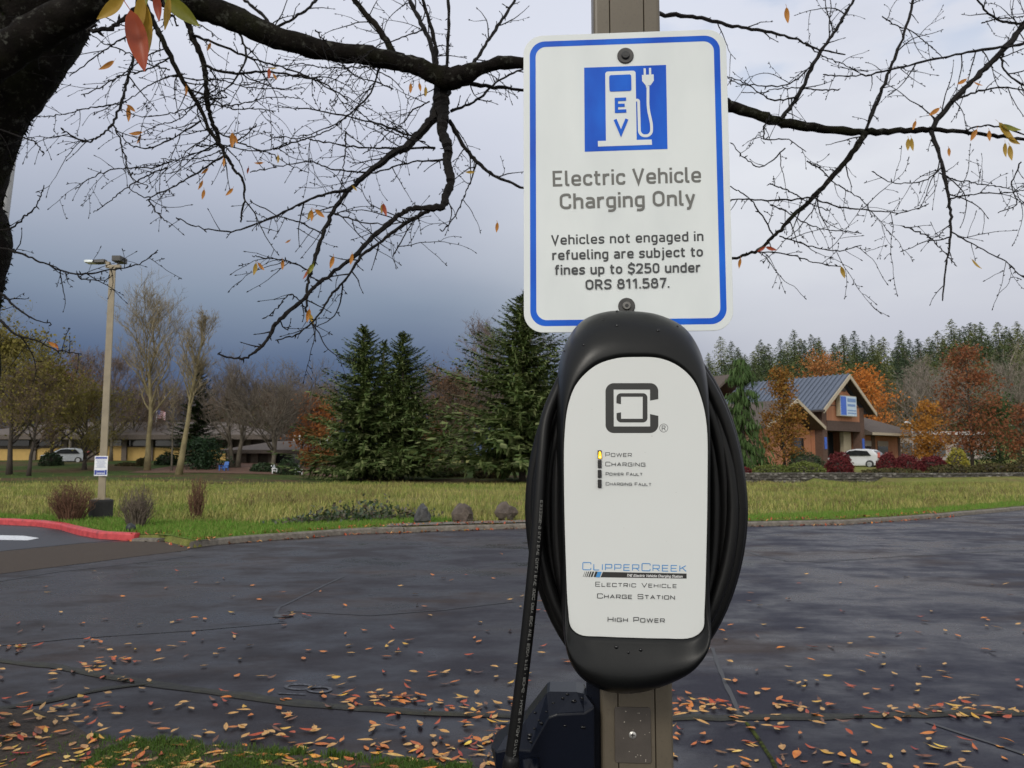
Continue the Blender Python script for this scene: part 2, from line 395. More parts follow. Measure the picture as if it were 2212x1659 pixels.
# bark mulch under the garden trees
mu = NT('bark_mulch'); mulch = mu.set(mu.ramp(mu.noise(3, 6, .7), [(.3, (.07, .035, .022)), (.7, (.15, .075, .045))]), .95)
mb = MB(); xs_ = np.arange(-31, -13, 1.0); vs = []
for x in xs_:
    c = 71+2*noise.noise(Vector((x*.2, 0, 0)))
    for o in (-6, -3, 0, 4, 9): vs.append((x, c+o, gz(x, c+o)+.06))
mb.add(vs, [(i*5+j, (i+1)*5+j, (i+1)*5+j+1, i*5+j+1) for i in range(len(xs_)-1) for j in range(4)])
struct(mb.build('mulch_bed', mulch, smooth=True))

# mown grass in front of the office, darkened by tree shade put into its colour
gl = NT('shaded_garden_grass'); gl.bump(gl.noise(14, 5, .7), .6, .05)
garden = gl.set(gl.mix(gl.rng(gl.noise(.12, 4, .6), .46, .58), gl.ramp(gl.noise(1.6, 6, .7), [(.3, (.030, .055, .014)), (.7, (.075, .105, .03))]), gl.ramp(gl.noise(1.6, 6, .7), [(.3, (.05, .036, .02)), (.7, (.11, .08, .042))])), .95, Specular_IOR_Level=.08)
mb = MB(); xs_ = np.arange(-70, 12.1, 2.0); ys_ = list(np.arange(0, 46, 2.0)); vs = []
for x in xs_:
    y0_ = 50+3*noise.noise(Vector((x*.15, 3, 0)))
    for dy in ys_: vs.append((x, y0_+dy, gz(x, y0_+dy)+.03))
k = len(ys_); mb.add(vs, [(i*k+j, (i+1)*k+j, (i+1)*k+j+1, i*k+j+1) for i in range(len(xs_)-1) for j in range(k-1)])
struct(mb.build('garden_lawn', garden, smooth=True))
# ================================================================== GRASS
def blades(name, xy, zf, hmin, hmax, w, mat, seed, lean=.35, label=None):
    rg = np.random.default_rng(seed); n = len(xy); xy = np.array(xy)
    z = np.array([zf(x, y) for x, y in xy]); a = rg.uniform(0, 2*np.pi, n); h = rg.uniform(hmin, hmax, n); ww = rg.uniform(.6, 1.3, n)*w
    dx = np.cos(a)*ww/2; dy = np.sin(a)*ww/2; la = rg.uniform(0, 2*np.pi, n); ll = rg.uniform(0, lean, n)*h
    V = np.zeros((n, 5, 3)); 
    V[:, 0] = np.stack([xy[:, 0]-dx, xy[:, 1]-dy, z-.02], 1); V[:, 1] = np.stack([xy[:, 0]+dx, xy[:, 1]+dy, z-.02], 1)
    mx = xy[:, 0]+np.cos(la)*ll*.35; my = xy[:, 1]+np.sin(la)*ll*.35
    V[:, 2] = np.stack([mx+dx*.8, my+dy*.8, z+h*.6], 1); V[:, 3] = np.stack([mx-dx*.8, my-dy*.8, z+h*.6], 1)
    V[:, 4] = np.stack([xy[:, 0]+np.cos(la)*ll, xy[:, 1]+np.sin(la)*ll, z+h], 1)
    b = np.arange(n)*5
    faces = [f for i in b for f in ((i, i+1, i+2, i+3), (i+3, i+2, i+4))]
    me = bpy.data.meshes.new(name); me.from_pydata(V.reshape(-1, 3).tolist(), [], [tuple(int(q) for q in f) for f in faces]); me.materials.append(mat); me.update()
    o = bpy.data.objects.new(name, me); COL.objects.link(o)
    o['kind'] = 'stuff'
    if label: o['label'] = label; o['category'] = 'grass'
    return o
straw_a = foliage('meadow_blades_plain', [(.12, .16, .035), (.19, .215, .052), (.28, .265, .08), (.16, .20, .042), (.34, .29, .11), (.22, .19, .07)], .8, .15, .25)
mm = NT('meadow_blades'); mg = mm.n('ShaderNodeNewGeometry')
ca = mm.ramp(mg.outputs['Random Per Island'], [(0, (.12, .155, .034)), (.3, (.195, .22, .054)), (.6, (.285, .28, .085)), (1, (.36, .31, .12))])
cbn = mm.ramp(mg.outputs['Random Per Island'], [(0, (.11, .10, .04)), (.4, (.20, .155, .07)), (.7, (.14, .15, .04)), (1, (.27, .20, .10))])
cgn = mm.ramp(mg.outputs['Random Per Island'], [(0, (.075, .14, .022)), (.6, (.13, .20, .035)), (1, (.21, .23, .06))])
pn = mm.noise(.30, 5, .65, stretch=(.6, 1, 1)); pn2 = mm.noise(.16, 3, .5)
straw = mm.set(mm.mix(mm.rng(pn2, .52, .62, 0, .8), mm.mix(mm.rng(pn, .50, .60, 0, .85), ca, cbn), cgn), .8, Specular_IOR_Level=.12)
lawn = foliage('lawn_blades', [(.09, .20, .022), (.125, .25, .032), (.16, .26, .045), (.19, .21, .055), (.10, .21, .026)], .7, .2, .25)
rg = random.Random(5)
pts = []
while len(pts) < 62000:
    y = 14+48*rg.random()**1.25; x = rg.uniform(-.70, .70)*y
    o = y-yk(x)
    if o < max(.35, lawn_w(x)*.9) or o > 40: continue
    if x > 8 and y > 52.6: continue
    if x < 8 and y > 51+3*noise.noise(Vector((x*.15, 3, 0))) and rg.random() < .97: continue
    d = noise.noise(Vector((x*.35, y*.35, 3)))
    if d < -.25 and rg.random() < .75: continue
    pts.append((x, y))
blades('meadow_grass', pts, gz, .06, .26, .024, straw, 2, .9, 'rough straw-green meadow grass beyond the car park')
pts = []
while len(pts) < 26000:
    x = rg.uniform(-14, 17); o = .22+rg.random()*4.5
    y = yk(x)+o
    if o > lawn_w(x)*(1.1+.35*noise.noise(Vector((x, 0, 0)))) or abs(x) > .7*y: continue
    if -2.8 < x < 3 and o < 1.05: continue
    if x > 3 and rg.random() < .35: continue
    pts.append((x, y))
blades('lawn_grass', pts, gz, .05, .13, .018, lawn, 3, .5, 'short bright green grass strip along the far kerb')
pts = []
while len(pts) < 24000:
    vx = rg.uniform(-150, 1070); vy = rg.uniform(1596, 1720); p = gp(vx, vy)
    lim = np.interp(vx, [x for x, y in verge_v], [y for x, y in verge_v])
    if vy < lim+3+16*(noise.noise(Vector((vx*.03, 0, 5)))+.5*noise.noise(Vector((vx*.11, 0, 5)))): continue
    if vx < 200+40*noise.noise(Vector((vy*.02, 0, 0))): 
        if rg.random() < .96: continue
    if noise.noise(Vector((p.x*4.5, p.y*4.5, 0))) < -.10 and rg.random() < .85: continue
    pts.append((p.x, p.y))
turf = foliage('verge_blades', [(.040, .090, .010), (.06, .125, .016), (.09, .15, .025), (.08, .08, .025)], .6, .3, .25)
blades('verge_grass', pts, lambda x, y: .02, .012, .034, .005, turf, 4, 1.1, 'tufted green grass on the verge at the bottom of the photo')

pts = []; rg = random.Random(31)
while len(pts) < 7000:
    y = rg.uniform(17, 54); x = rg.uniform(-.7, .7)*y; o = y-yk(x)
    if o < lawn_w(x)+.4 or x > 8 and y > 52.5 or noise.noise(Vector((x*.22, y*.35, 9))) < .18: continue
    for k in range(7): pts.append((x+rg.gauss(0, .10), y+rg.gauss(0, .1)))
weedm = foliage('dry_weeds', [(.12, .085, .045), (.17, .12, .06), (.10, .08, .04), (.14, .13, .05)], .9, .1)
blades('dry_weeds', pts, gz, .12, .32, .014, weedm, 8, .8, 'brown dry weed stalks in patches through the meadow')

# low ivy by the kerb
ivy_m = foliage('ivy_leaves', [(.02, .035, .015), (.03, .055, .02), (.05, .07, .03), (.07, .045, .03), (.085, .095, .06)], .5, .4)
def leafcloud(mb, rg, cen, n, sx, sy, sz, size, asp=.6, up=0.0, zmin=None):
    for i in range(n):
        c = Vector(cen)+Vector((rg.gauss(0, sx), rg.gauss(0, sy), rg.gauss(0, sz)))
        if zmin is not None and c.z < zmin: c.z = zmin+rg.random()*.1
        d = Vector((rg.gauss(0, 1), rg.gauss(0, 1), rg.gauss(0, 1)-up)).normalized(); e = d.orthogonal().normalized()
        e = Matrix.Rotation(rg.random()*6.28, 3, d) @ e
        s = size*rg.uniform(.6, 1.35); w = e*s*asp*.5; l = d*s*.5
        mb.add([c-l, c+w, c+l, c-w], [(0, 1, 2, 3)])
rg = random.Random(12); mb = MB()
for i in range(1500):
    t = rg.random(); vx = 600+330*t+rg.gauss(0, 15); base = gp(vx, 1138-14*t, .1); p = Vector((base.x, max(base.y, yk(base.x)+.25)+abs(rg.gauss(0, .9)), 0)); hh = .35*math.exp(-((t-.5)/.35)**2)
    leafcloud(mb, rg, (p.x, p.y, gz(p.x, p.y)+abs(rg.gauss(0, hh*.6))+.03), 1, .04, .04, .03, .11)
tag(mb.build('ivy_ground_cover', ivy_m, fix=False), 'dark trailing ivy spreading over the grass beside the far kerb', 'ground cover', kind='stuff')

# ================================================================== FALLEN LEAVES
def leaf_mat(name, a, b):
    m = NT(name); oi = m.n('ShaderNodeObjectInfo'); f = m.noise(30, 4)
    c = m.ramp(f, [(.35, a), (.65, b)]); h = m.n('ShaderNodeHueSaturation'); m.l(c, h.inputs['Color'])
    m.l(m.rng(oi.outputs['Random'], 0, 1, .65, 1.25), h.inputs['Value']); m.l(m.rng(oi.outputs['Random'], 0, 1, .475, .515), h.inputs['Hue'])
    return m.set(h.outputs[0], .45, Specular_IOR_Level=.4)
LM = {'straw yellow': leaf_mat('leaf_straw', (.48, .27, .070), (.62, .40, .13)), 'orange': leaf_mat('leaf_orange', (.52, .17, .018), (.64, .26, .035)),
      'red brown': leaf_mat('leaf_red', (.34, .060, .014), (.46, .12, .025)), 'dull brown': leaf_mat('leaf_brown', (.10, .045, .022), (.20, .10, .05)),
      'bright yellow': leaf_mat('leaf_yellow', (.55, .34, .03), (.66, .42, .07))}
def leaf_geo(L, w, curl, cup, n=7):
    """one long pointed leaf with stalk, midrib fold and curl"""
    vs = []; fs = []
    for i in range(n):
        t = i/(n-1); hw = w*math.sin(math.pi*min(1, t*.96+.04))**.8*(1-.35*t)*.5 if 0 < i < n-1 else .0008
        y = (t-.5)*L; z = curl*((t-.5)**2*4-.3)*L*.25+.004
        for k, s in enumerate((-1, -.5, 0, .5, 1)): vs.append((s*hw, y, z+cup*abs(s)*hw*.9))
    for i in range(n-1):
        for k in range(4): fs.append((i*5+k, i*5+k+1, i*5+5+k+1, i*5+5+k))
    b = len(vs); vs += [(-.0009, -.5*L, vs[2][2]), (.0009, -.5*L, vs[2][2]), (.0016+L*.06, -.68*L, vs[2][2]+.004), (-.0002+L*.06, -.68*L, vs[2][2]+.004)]; fs.append((b, b+1, b+2, b+3))
    return vs, fs
rg = random.Random(77); LEAFM = {}
for cn in LM:
    for k in range(4):
        vs, fs = leaf_geo(rg.uniform(.055, .090), rg.uniform(.022, .040), rg.uniform(-.1, .55), rg.uniform(-.1, .4))
        me = bpy.data.meshes.new('leaf'); me.from_pydata(vs, [], fs); me.materials.append(LM[cn]); me.polygons.foreach_set('use_smooth', [True]*len(fs)); LEAFM[cn, k] = me
cand = []
piles = [(40, 1398, 26, 7, 9), (215, 1440, 22, 9, 16), (270, 1428, 22, 8, 10), (150, 1540, 60, 18, 22), (640, 1338, 14, 4, 3), (870, 1508, 40, 7, 20), (770, 1515, 30, 8, 8), (1490, 1526, 45, 9, 34), (1720, 1524, 40, 6, 12), (2010, 1533, 50, 8, 18), (2140, 1545, 40, 9, 12), (980, 1600, 80, 25, 20), (60, 1600, 60, 30, 34), (1000, 1530, 40, 9, 12), (1090, 1590, 20, 30, 16)]
for x, y, sx, sy, n in piles:
    for i in range(n): cand.append((rg.gauss(x, sx), rg.gauss(y, sy), rg.random()))
for i in range(560): cand.append((rg.uniform(-60, 2270), 1660-265*abs(rg.gauss(0, .55)), rg.random()))
for i in range(120): cand.append((rg.uniform(-60, 2270), rg.uniform(1230, 1420), rg.random()))
for i in range(130): cand.append((rg.uniform(150, 1080), rg.uniform(1600, 1670), rg.random()))
cand = [c for c in cand if 1180 < c[1] < 1690]
def verge_z(x, y):
    lim = np.interp(x, [a for a, b in verge_v], [b for a, b in verge_v]); return .032 if y > lim+2 and x < 1060 else .002
cand.sort(key=lambda c: -c[1]); far = MB(); farm = [LM[k] for k in LM]; names = list(LM)
wts = [.38, .26, .17, .11, .08]
hidden = lambda x, y: 1215 < x < 1535 and y < 1500 or 1285 < x < 1445
k_ind = 0
for (x, y, u) in cand:
    cn = rg.choices(names, wts)[0]; vz = verge_z(x, y); p = gp(x, y, vz); rot = Matrix.Rotation(rg.random()*6.28, 3, 'Z') @ Matrix.Rotation(rg.gauss(0, .10), 3, 'X') @ Matrix.Rotation(rg.gauss(0, .12), 3, 'Y')
    if -20 < x < 2235 and y < 1672 and k_ind < 300 and not hidden(x, y):
        me = LEAFM[cn, rg.randrange(4)]; o = bpy.data.objects.new('fallen_leaf', me); COL.objects.link(o)
        mn = min((rot @ v.co).z for v in me.vertices); o.location = p+Vector((0, 0, .002-mn)); o.rotation_euler = rot.to_euler(); s = rg.uniform(.65, 1.2); o.scale = (s*rg.uniform(.85, 1.25), s, s)
        gname = ('grass verge' if vz > .01 else 'wet asphalt')
        tag(o, f'{cn} fallen leaf lying on the {gname}', 'leaf', f'{cn} fallen leaves on the {gname}'); k_ind += 1
    else:
        me = LEAFM[cn, rg.randrange(4)]; far.add([rot @ v.co*1.1+p+Vector((0, 0, .008)) for v in me.vertices], [tuple(q.vertices) for q in me.polygons], names.index(cn))
# gutter litter under the far kerbs
for i in range(700):
    t = rg.random(); seg = rg.choice([(430, 900), (820, 1140), (1610, 2212), (1610, 2212)]); vx = seg[0]+(seg[1]-seg[0])*t
    b = gp(vx, 1135); p = Vector((b.x, 0, 0)); p.y = yk(p.x)+(-.22+abs(rg.gauss(0, .14)) if rg.random() < .45 else .25+abs(rg.gauss(0, .25))); p.z = .005 if p.y < yk(p.x)-.05 else .13
    cn = rg.choices(names, [.12, .3, .4, .16, .02])[0]; me = LEAFM[cn, 0]; rot = Matrix.Rotation(rg.random()*6.28, 3, 'Z') @ Matrix.Rotation(rg.gauss(0, .4), 3, 'X')
    far.add([rot @ v.co*1.25+p for v in me.vertices], [tuple(q.vertices) for q in me.polygons], names.index(cn))
far_leaves = tag(far.build('leaf_litter', farm, fix=False), 'small scattered autumn leaves far across the wet car park and in its gutters', 'leaf litter', kind='stuff')

# ================================================================== BOULDERS, STONE, SHRUBS
stone = NT('boulder_stone'); f = stone.noise(5, 6, .65); stone.bump(stone.noise(22, 5), .7, .03)
stone_m = stone.set(stone.ramp(f, [(.3, (.045, .034, .028)), (.55, (.095, .074, .060)), (.75, (.17, .14, .115))]), .85)
stone2 = simple('grey_stone', (.040, .041, .046), .8, .4, 6, .6, 25, .02, c2=(.10, .098, .096))
def boulder(vx0, vx1, vy0, vy1, label, mat, seed, taper=0):
    b = gp((vx0+vx1)/2, vy1, .12); Y = yk(b.x)+.95; b = at((vx0+vx1)/2, vy1, Y); w = (vx1-vx0)/F*Y/2; h = (vy1-vy0)/F*Y; b.z = .13; w *= 1.1; h *= 1.12
    mb = MB(); mb.blob((0, 0, h*.42), (w*1.08, w*.8, h*.66), 2, .50, 1.0, seed, flat=-h*.45)
    o = mb.build('boulder', mat, smooth=False); o.location = b
    for v in o.data.vertices:
        t = max(0, v.co.z/h); v.co.x *= 1-taper*t; v.co.x += taper*w*.25*t
    return tag(o, label, 'boulder', 'boulders at the edge of the meadow')
boulder(893, 930, 1098, 1131, 'dark pointed boulder, smallest and leftmost of three by the kerb', stone2, 4, .55)
boulder(977, 1020, 1093, 1126, 'brown sloping boulder between the pointed and the rounded one', stone_m, 7, .25)
boulder(1074, 1113, 1090, 1123, 'rounded brown boulder nearest the charging post', stone_m, 11, 0)
b = gp(256, 1153, .12); b.y = yk(b.x)+.45; b.z = .12; mb = MB(); mb.blob((0, 0, .06), (.10, .08, .11), 2, .3, 1.4, 3)
o = mb.build('stone', simple('black_stone', (.012, .016, .018), .5, .3), smooth=True); o.location = b; tag(o, 'small black stone lying in the grass behind the red kerb', 'stone')

twig_red = foliage('shrub_twigs_red', [(.085, .045, .030), (.14, .075, .05), (.07, .042, .03), (.17, .10, .065)], .9, .1)
twig_grey = foliage('shrub_twigs_grey', [(.095, .075, .060), (.15, .12, .095), (.07, .058, .05)], .9, .1)
def twig_shrub(vx0, vx1, vy0, vy1, n, mat, label, seed, up=1.0):
    rg = random.Random(seed); q_ = gp((vx0+vx1)/2, vy1, .12); Y = max(q_.y+.3, yk(q_.x)+.5); b = at((vx0+vx1)/2, vy1, Y); w = (vx1-vx0)/F*Y/2; h = (vy1-vy0)/F*Y
    mb = MB()
    for i in range(n):
        a = rg.random()*6.28; r = w*rg.random()**.6; hh = h*rg.uniform(.55, 1.05)*(1-.35*(r/w)**2); p0 = Vector((math.cos(a)*r*.35, math.sin(a)*r*.3, -.05)); p3 = Vector((math.cos(a)*r, math.sin(a)*r*.8, hh))
        p1 = p0.lerp(p3, .4)+Vector((rg.gauss(0, .03), rg.gauss(0, .03), .06*h)); p2 = p0.lerp(p3, .75)+Vector((rg.gauss(0, .04), rg.gauss(0, .04), .04*h))
        mb.tube([p0, p1, p2, p3], [.009, .007, .005, .0025], 3, False)
        for k in range(4):
            q = p1.lerp(p3, rg.random()); d = Vector((rg.gauss(0, .5), rg.gauss(0, .5), up*rg.uniform(.2, 1))).normalized()*rg.uniform(.12, .35)*h*.5
            mb.tube([q, q+d*.6+Vector((0, 0, .02)), q+d], [.005, .004, .002], 3, False)
    o = mb.build('bare_shrub', mat, fix=False); o.location = b
    return tag(o, label, 'shrub', 'bare shrubs beside the lamp post')
twig_shrub(100, 205, 1038, 1128, 210, twig_red, 'spreading red-brown bare shrub left of the lamp post base', 1)
twig_shrub(255, 335, 1050, 1141, 150, twig_grey, 'grey bare shrub standing right of the lamp post base', 2)
twig_shrub(398, 450, 1030, 1124, 80, twig_red, 'narrow upright red-brown shrub alone in the meadow', 3, 1.6)

# ================================================================== TREE BUILDERS
bark_far = simple('far_bark', (.10, .085, .062), .9, .35, 3)
bark_yellow = simple('poplar_bark', (.20, .165, .085), .9, .3, 2)
bark_dark = simple('dark_bark', (.045, .035, .028), .9, .3, 3)
def tw(name, c): return foliage(name, [mul(c, .65), c, mul(c, 1.35)], .9, .1)
tw_gold = tw('twigs_gold', (.20, .165, .105)); tw_grey = tw('twigs_grey', (.13, .11, .09)); tw_brown = tw('twigs_brown', (.13, .095, .068)); tw_pink = tw('twigs_rose', (.15, .115, .098)); tw_olive = tw('twigs_olive', (.17, .145, .055))

def bare_tree(label, foot, H, spread, crown0, seed, bark, twm, lean=0, fast=.6, nb=26, lv=3, r0=None, group=None, leafmat=None, nleaf=0, leafsize=.14, tw_r=.012, stems=1, name='bare_tree'):
    """trunk, then branches that fork lv times; the last two orders are the crown mesh"""
    rg = random.Random(seed); root = thing(name, foot, 0, label, 'tree', group); tr = MB(); cr = MB(); tips = []
    r0 = r0 or H*.016; H = H-.30*spread*(.4+fast)
    for s in range(stems):
        off = Vector(((s-(stems-1)/2)*r0*1.6, rg.gauss(0, .1), 0)); k = 9; spl = lean+(s-(stems-1)/2)*.22
        pts = [off+Vector((spl*H*(i/k)+rg.gauss(0, .012)*H*(i/k), rg.gauss(0, .01)*H*(i/k), H*.96*i/k-.2*(i == 0))) for i in range(k+1)]
        rad = [r0*(1-.88*(i/k)**.85)*(1.25 if i == 0 else 1) for i in range(k+1)]
        tr.tube(pts, rad, 8, jit=.05, rng=rg)
        def pos(t):
            u = t*k; i = min(k-1, int(u)); return pts[i].lerp(pts[i+1], u-i), rad[i]+(rad[i+1]-rad[i])*(u-i)
        def grow(p, d, L, r, lev):
            q = [p]; n = 5; dd = d.copy()
            for i in range(n):
                dd = (dd+Vector((rg.gauss(0, .16), rg.gauss(0, .16), .10*fast+rg.gauss(0, .06)))).normalized(); q.append(q[-1]+dd*(L/n))
            (tr if lev == lv and r > H*.0035 else cr).tube(q, [max(tw_r*.45, r*(1-.75*i/n)) for i in range(n+1)], 4 if lev == lv else 3, False)
            tips.append(q[-1])
            if lev == 0: return
            for i in range(rg.randint(4, 6) if lev > 1 else rg.randint(3, 5)):
                t = rg.uniform(.25, 1.0)*n; j = min(n-1, int(t)); b = q[j].lerp(q[j+1], t-j)
                ax = dd.orthogonal(); ax.rotate(Matrix.Rotation(rg.random()*6.28, 3, dd)); e = (dd*rg.uniform(.55, 1.1)+ax*rg.uniform(.4, .95)+Vector((0, 0, .35*fast))).normalized()
                grow(b, e, L*rg.uniform(.38, .62), max(tw_r, r*.5), lev-1)
        for i in range(nb//stems):
            t = crown0+(1-crown0)*((i+.5)/(nb//stems))**.9; p, r = pos(min(.985, t)); a = rg.random()*6.28
            prof = math.sin(math.pi*min(1, .18+.82*(t-crown0)/(1-crown0)))**.7*(1-.15*t)
            el = (fast*1.1+.25*(t-crown0)); d = Vector((math.cos(a)*math.cos(el), math.sin(a)*math.cos(el), math.sin(el)))
            grow(p, d, spread*(.45+.75*prof)*rg.uniform(.75, 1.15)*(1-.35*max(0, t-.8)/.2), r*.55, lv)
    tr.build('trunk', bark, root, smooth=True, fix=False); cr.build('crown', twm, root, fix=False)
    if nleaf:
        lf = MB()
        for i in range(nleaf): leafcloud(lf, rg, rg.choice(tips), 1, leafsize*1.3, leafsize*1.3, leafsize*1.3, leafsize)
        lf.build('foliage', leafmat, root, fix=False)
    return root

needle = foliage('spruce_needles', [(.040, .064, .020), (.060, .090, .028), (.085, .118, .038), (.12, .15, .055), (.17, .19, .085)], .8, .06)
needle_d = foliage('dark_needles', [(.016, .026, .009), (.026, .038, .013), (.044, .055, .024)], .8, .06)
def conifer(label, foot, H, Rr, seed, mat=needle, group=None, base=.03, lvls=44, per=8, stations=17, lean=0, top=.90, name='conifer_tree', spray=1.0, bark=bark_dark):
    rg = random.Random(seed); root = thing(name, foot, 0, label, 'tree', group); tr = MB(); cr = MB()
    tr.tube([(lean*H*t, 0, H*t-.1) for t in np.linspace(0, 1, 6)], [H*.019*(1-.93*t) for t in np.linspace(0, 1, 6)], 7)
    for i in range(lvls):
        t = base+(.995-base)*(i/(lvls-1))**.95
        for j in range(max(4, int(per*(1-.35*t)))):
            z = H*(t+rg.gauss(0, .006)); a = rg.random()*6.28; L = (1.15*Rr*(1-t)**top*rg.uniform(.50, 1.16)+.07*Rr*.5)*(1+.18*math.sin(a*2+seed+t*5))
            if rg.random() < .07: L *= 1.25
            droop = .30*(1-t)+rg.gauss(0, .06); u = Vector((math.cos(a), math.sin(a), 0)); c = Vector((lean*z, 0, z)); s = Vector((-u.y, u.x, 0)); q = []
            for k in range(stations+1):
                w = k/stations; q.append(c+u*(L*w)+Vector((0, 0, L*(.10-.75*droop*w*1.3+.42*w*w*(.6+.4*t)))))
            cr.tube([q[0], q[stations//2], q[-1]], [.02+.01*L, .015, .006], 3, False)
            for k in range(1, stations+1):
                w = k/stations; d = (q[k]-q[k-1]).normalized(); ln = (.14+.115*L*(1-w*.65))*rg.uniform(.7, 1.3)*spray
                for sg in (-1, 1):
                    e = (d*rg.uniform(.5, .9)+s*sg*rg.uniform(.45, .9)+Vector((0, 0, rg.uniform(-.42, .05)))).normalized(); wd = e.cross(Vector((rg.gauss(0, .4), rg.gauss(0, .4), 1))).normalized()*ln*.22; p = q[k]
                    cr.add([p-wd*.4, p+e*ln*.5-wd, p+e*ln, p+e*ln*.5+wd, p+wd*.4], [(0, 1, 2, 3, 4)])
                if rg.random() < .6:
                    e = (d*.4+Vector((rg.gauss(0, .2), rg.gauss(0, .2), -.8))).normalized(); wd = s*ln*.15; p = q[k]; cr.add([p-wd, p+e*ln*.55-wd*.6, p+e*ln*.8, p+e*ln*.55+wd*.6, p+wd], [(0, 1, 2, 3, 4)])
    # leader
    for k in range(14):
        z = H*(.93+.075*k/13); a = k*2.4; ln = .30*(1.05-k/14); e = Vector((math.cos(a), math.sin(a), .8)).normalized(); wd = Vector((-e.y, e.x, 0)).normalized()*ln*.2
        cr.add([Vector((lean*H, 0, z))-wd*.4, Vector((lean*H, 0, z))+e*ln*.5-wd, Vector((lean*H, 0, z))+e*ln, Vector((lean*H, 0, z))+e*ln*.5+wd], [(0, 1, 2, 3)])
    tr.build('trunk', bark, root, smooth=True); cr.build('crown', mat, root, fix=False); return root

def leafy_tree(label, foot, H, Rr, seed, mat, bark=bark_dark, c0=.15, n=70, per=55, size=.20, group=None, prof='oval', clump=.16, name='leafy_tree', fill=1.0):
    rg = random.Random(seed); root = thing(name, foot, 0, label, 'tree', group); tr = MB(); cr = MB()
    tr.tube([(rg.gauss(0, .02)*H*t, rg.gauss(0, .02)*H*t, H*.92*t-.1*(t == 0)) for t in np.linspace(0, 1, 7)], [H*.016*(1-.9*t) for t in np.linspace(0, 1, 7)], 7)
    for i in range(n):
        t = rg.random()**.9; z = H*(c0+(1-c0)*t)
        R1 = Rr*{'oval': math.sin(math.pi*(.13+.80*t))**.75, 'cone': (1-t)**.75+.10, 'column': (1-t**3)*.75+.15}[prof]; a = rg.random()*6.28; r = R1*rg.random()**.5*fill; c = Vector((math.cos(a)*r, math.sin(a)*r, z-.1*r))
        b = Vector((0, 0, max(H*c0*.8, z-r*rg.uniform(.5, 1.0)))); m_ = b.lerp(c, .55)+Vector((0, 0, r*.08)); tr.tube([b, m_, c], [.012+.004*H*(1-t), .02, .008], 3, False)
        leafcloud(cr, rg, c, int(per*rg.uniform(.5, 1.4)), Rr*clump*1.2, Rr*clump*1.2, Rr*clump*.9, size)
    tr.build('trunk', bark, root, smooth=True, fix=False); cr.build('crown', mat, root, fix=False); return root

def foot(vx, Y): p = at(vx, 997, Y); return Vector((p.x, Y, gz(p.x, Y)))
def hgt(vy, Y, ft): return at(CX, vy, Y).z-ft.z
# ================================================================== MEADOW TREES AND WOODS
def T(fn, vx, Y, vtop, *a, **k):
    f = foot(vx, Y); return fn(a[0], f, hgt(vtop, Y, f), *a[1:], **k)
G1 = 'big dark spruces standing in the meadow'
T(conifer, 782, 58, 708, 'dark spruce, tallest of the trio mid-meadow and left in it', 5.2, 21, group=G1, lvls=50, per=11)
T(conifer, 868, 60, 722, 'dark spruce at the right of the mid-meadow trio, drooping outer branches', 5.0, 22, group=G1, lvls=50, per=11)
T(conifer, 826, 63, 738, 'slim dark spruce wedged between two larger spruces', 3.2, 23, group=G1, lvls=38)
T(conifer, 1128, 55, 640, 'very tall dark fir rising beside the charging post', 7.4, 24, group=G1, base=.06, lvls=54, per=11, stations=18)
T(conifer, 424, 74, 782, 'dark conifer behind the leaning poplar', 2.6, 25, needle_d, base=.04)
T(leafy_tree, 440, 70, 950, 'low dark evergreen bush at the foot of the conifer by the leaning poplar', 1.9, 26, foliage('yew_leaves', [(.008, .022, .008), (.016, .04, .014)], .6), c0=.02, n=50, per=60, size=.22, name='evergreen_bush')
T(bare_tree, 318, 68, 640, 'tall golden bare poplar with fan-shaped crown and straight trunk', 4.4, .30, 31, bark_yellow, tw_gold, fast=.85, nb=34, lv=3, r0=.27, tw_r=.011)
T(bare_tree, 386, 63, 655, 'golden bare poplar leaning to the right with narrow crown', 2.3, .40, 32, bark_yellow, tw_gold, lean=.125, fast=1.0, nb=30, lv=3, r0=.27, tw_r=.010)
T(bare_tree, 373, 68, 830, 'thin pale bare sapling between the two poplars', 1.0, .45, 33, bark_far, tw_gold, fast=.8, nb=14, lv=2, r0=.10)
T(bare_tree, 508, 72, 806, 'bare pale-limbed tree with upright fan of branches before the office', 3.4, .22, 34, bark_far, tw_grey, fast=.85, nb=30, r0=.26, tw_r=.012, stems=2)
T(bare_tree, 592, 70, 826, 'round-crowned bare grey tree in front of the low office', 4.2, .20, 35, bark_far, tw_grey, fast=.45, nb=34, r0=.22, tw_r=.012)
T(bare_tree, 652, 78, 850, 'bare grey tree just left of the meadow spruces', 3.0, .25, 36, bark_far, tw_grey, fast=.7, nb=24, r0=.18, tw_r=.012)
olive_l = foliage('olive_leaves', [(.12, .11, .022), (.20, .17, .035), (.15, .12, .04)], .7, .2, .2)
rust_l = foliage('rust_leaves', [(.15, .075, .035), (.12, .07, .04), (.20, .10, .05)], .8, .15, .2)
T(bare_tree, 22, 62, 722, 'yellow-green thinly leaved tree at the far left edge', 3.4, .22, 41, bark_dark, tw_olive, fast=.6, nb=34, r0=.22, leafmat=olive_l, nleaf=5200, leafsize=.24)
T(bare_tree, -70, 66, 700, 'big yellow-green tree cut off by the left edge', 4.0, .2, 42, bark_dark, tw_olive, fast=.55, nb=30, r0=.26, leafmat=olive_l, nleaf=4200, leafsize=.24)
T(bare_tree, 60, 60, 800, 'dark low spreading tree with slanting trunk in front of the yellow wall', 2.6, .25, 43, bark_dark, tw_brown, lean=.10, fast=.4, nb=28, r0=.16, leafmat=olive_l, nleaf=1500, leafsize=.2)
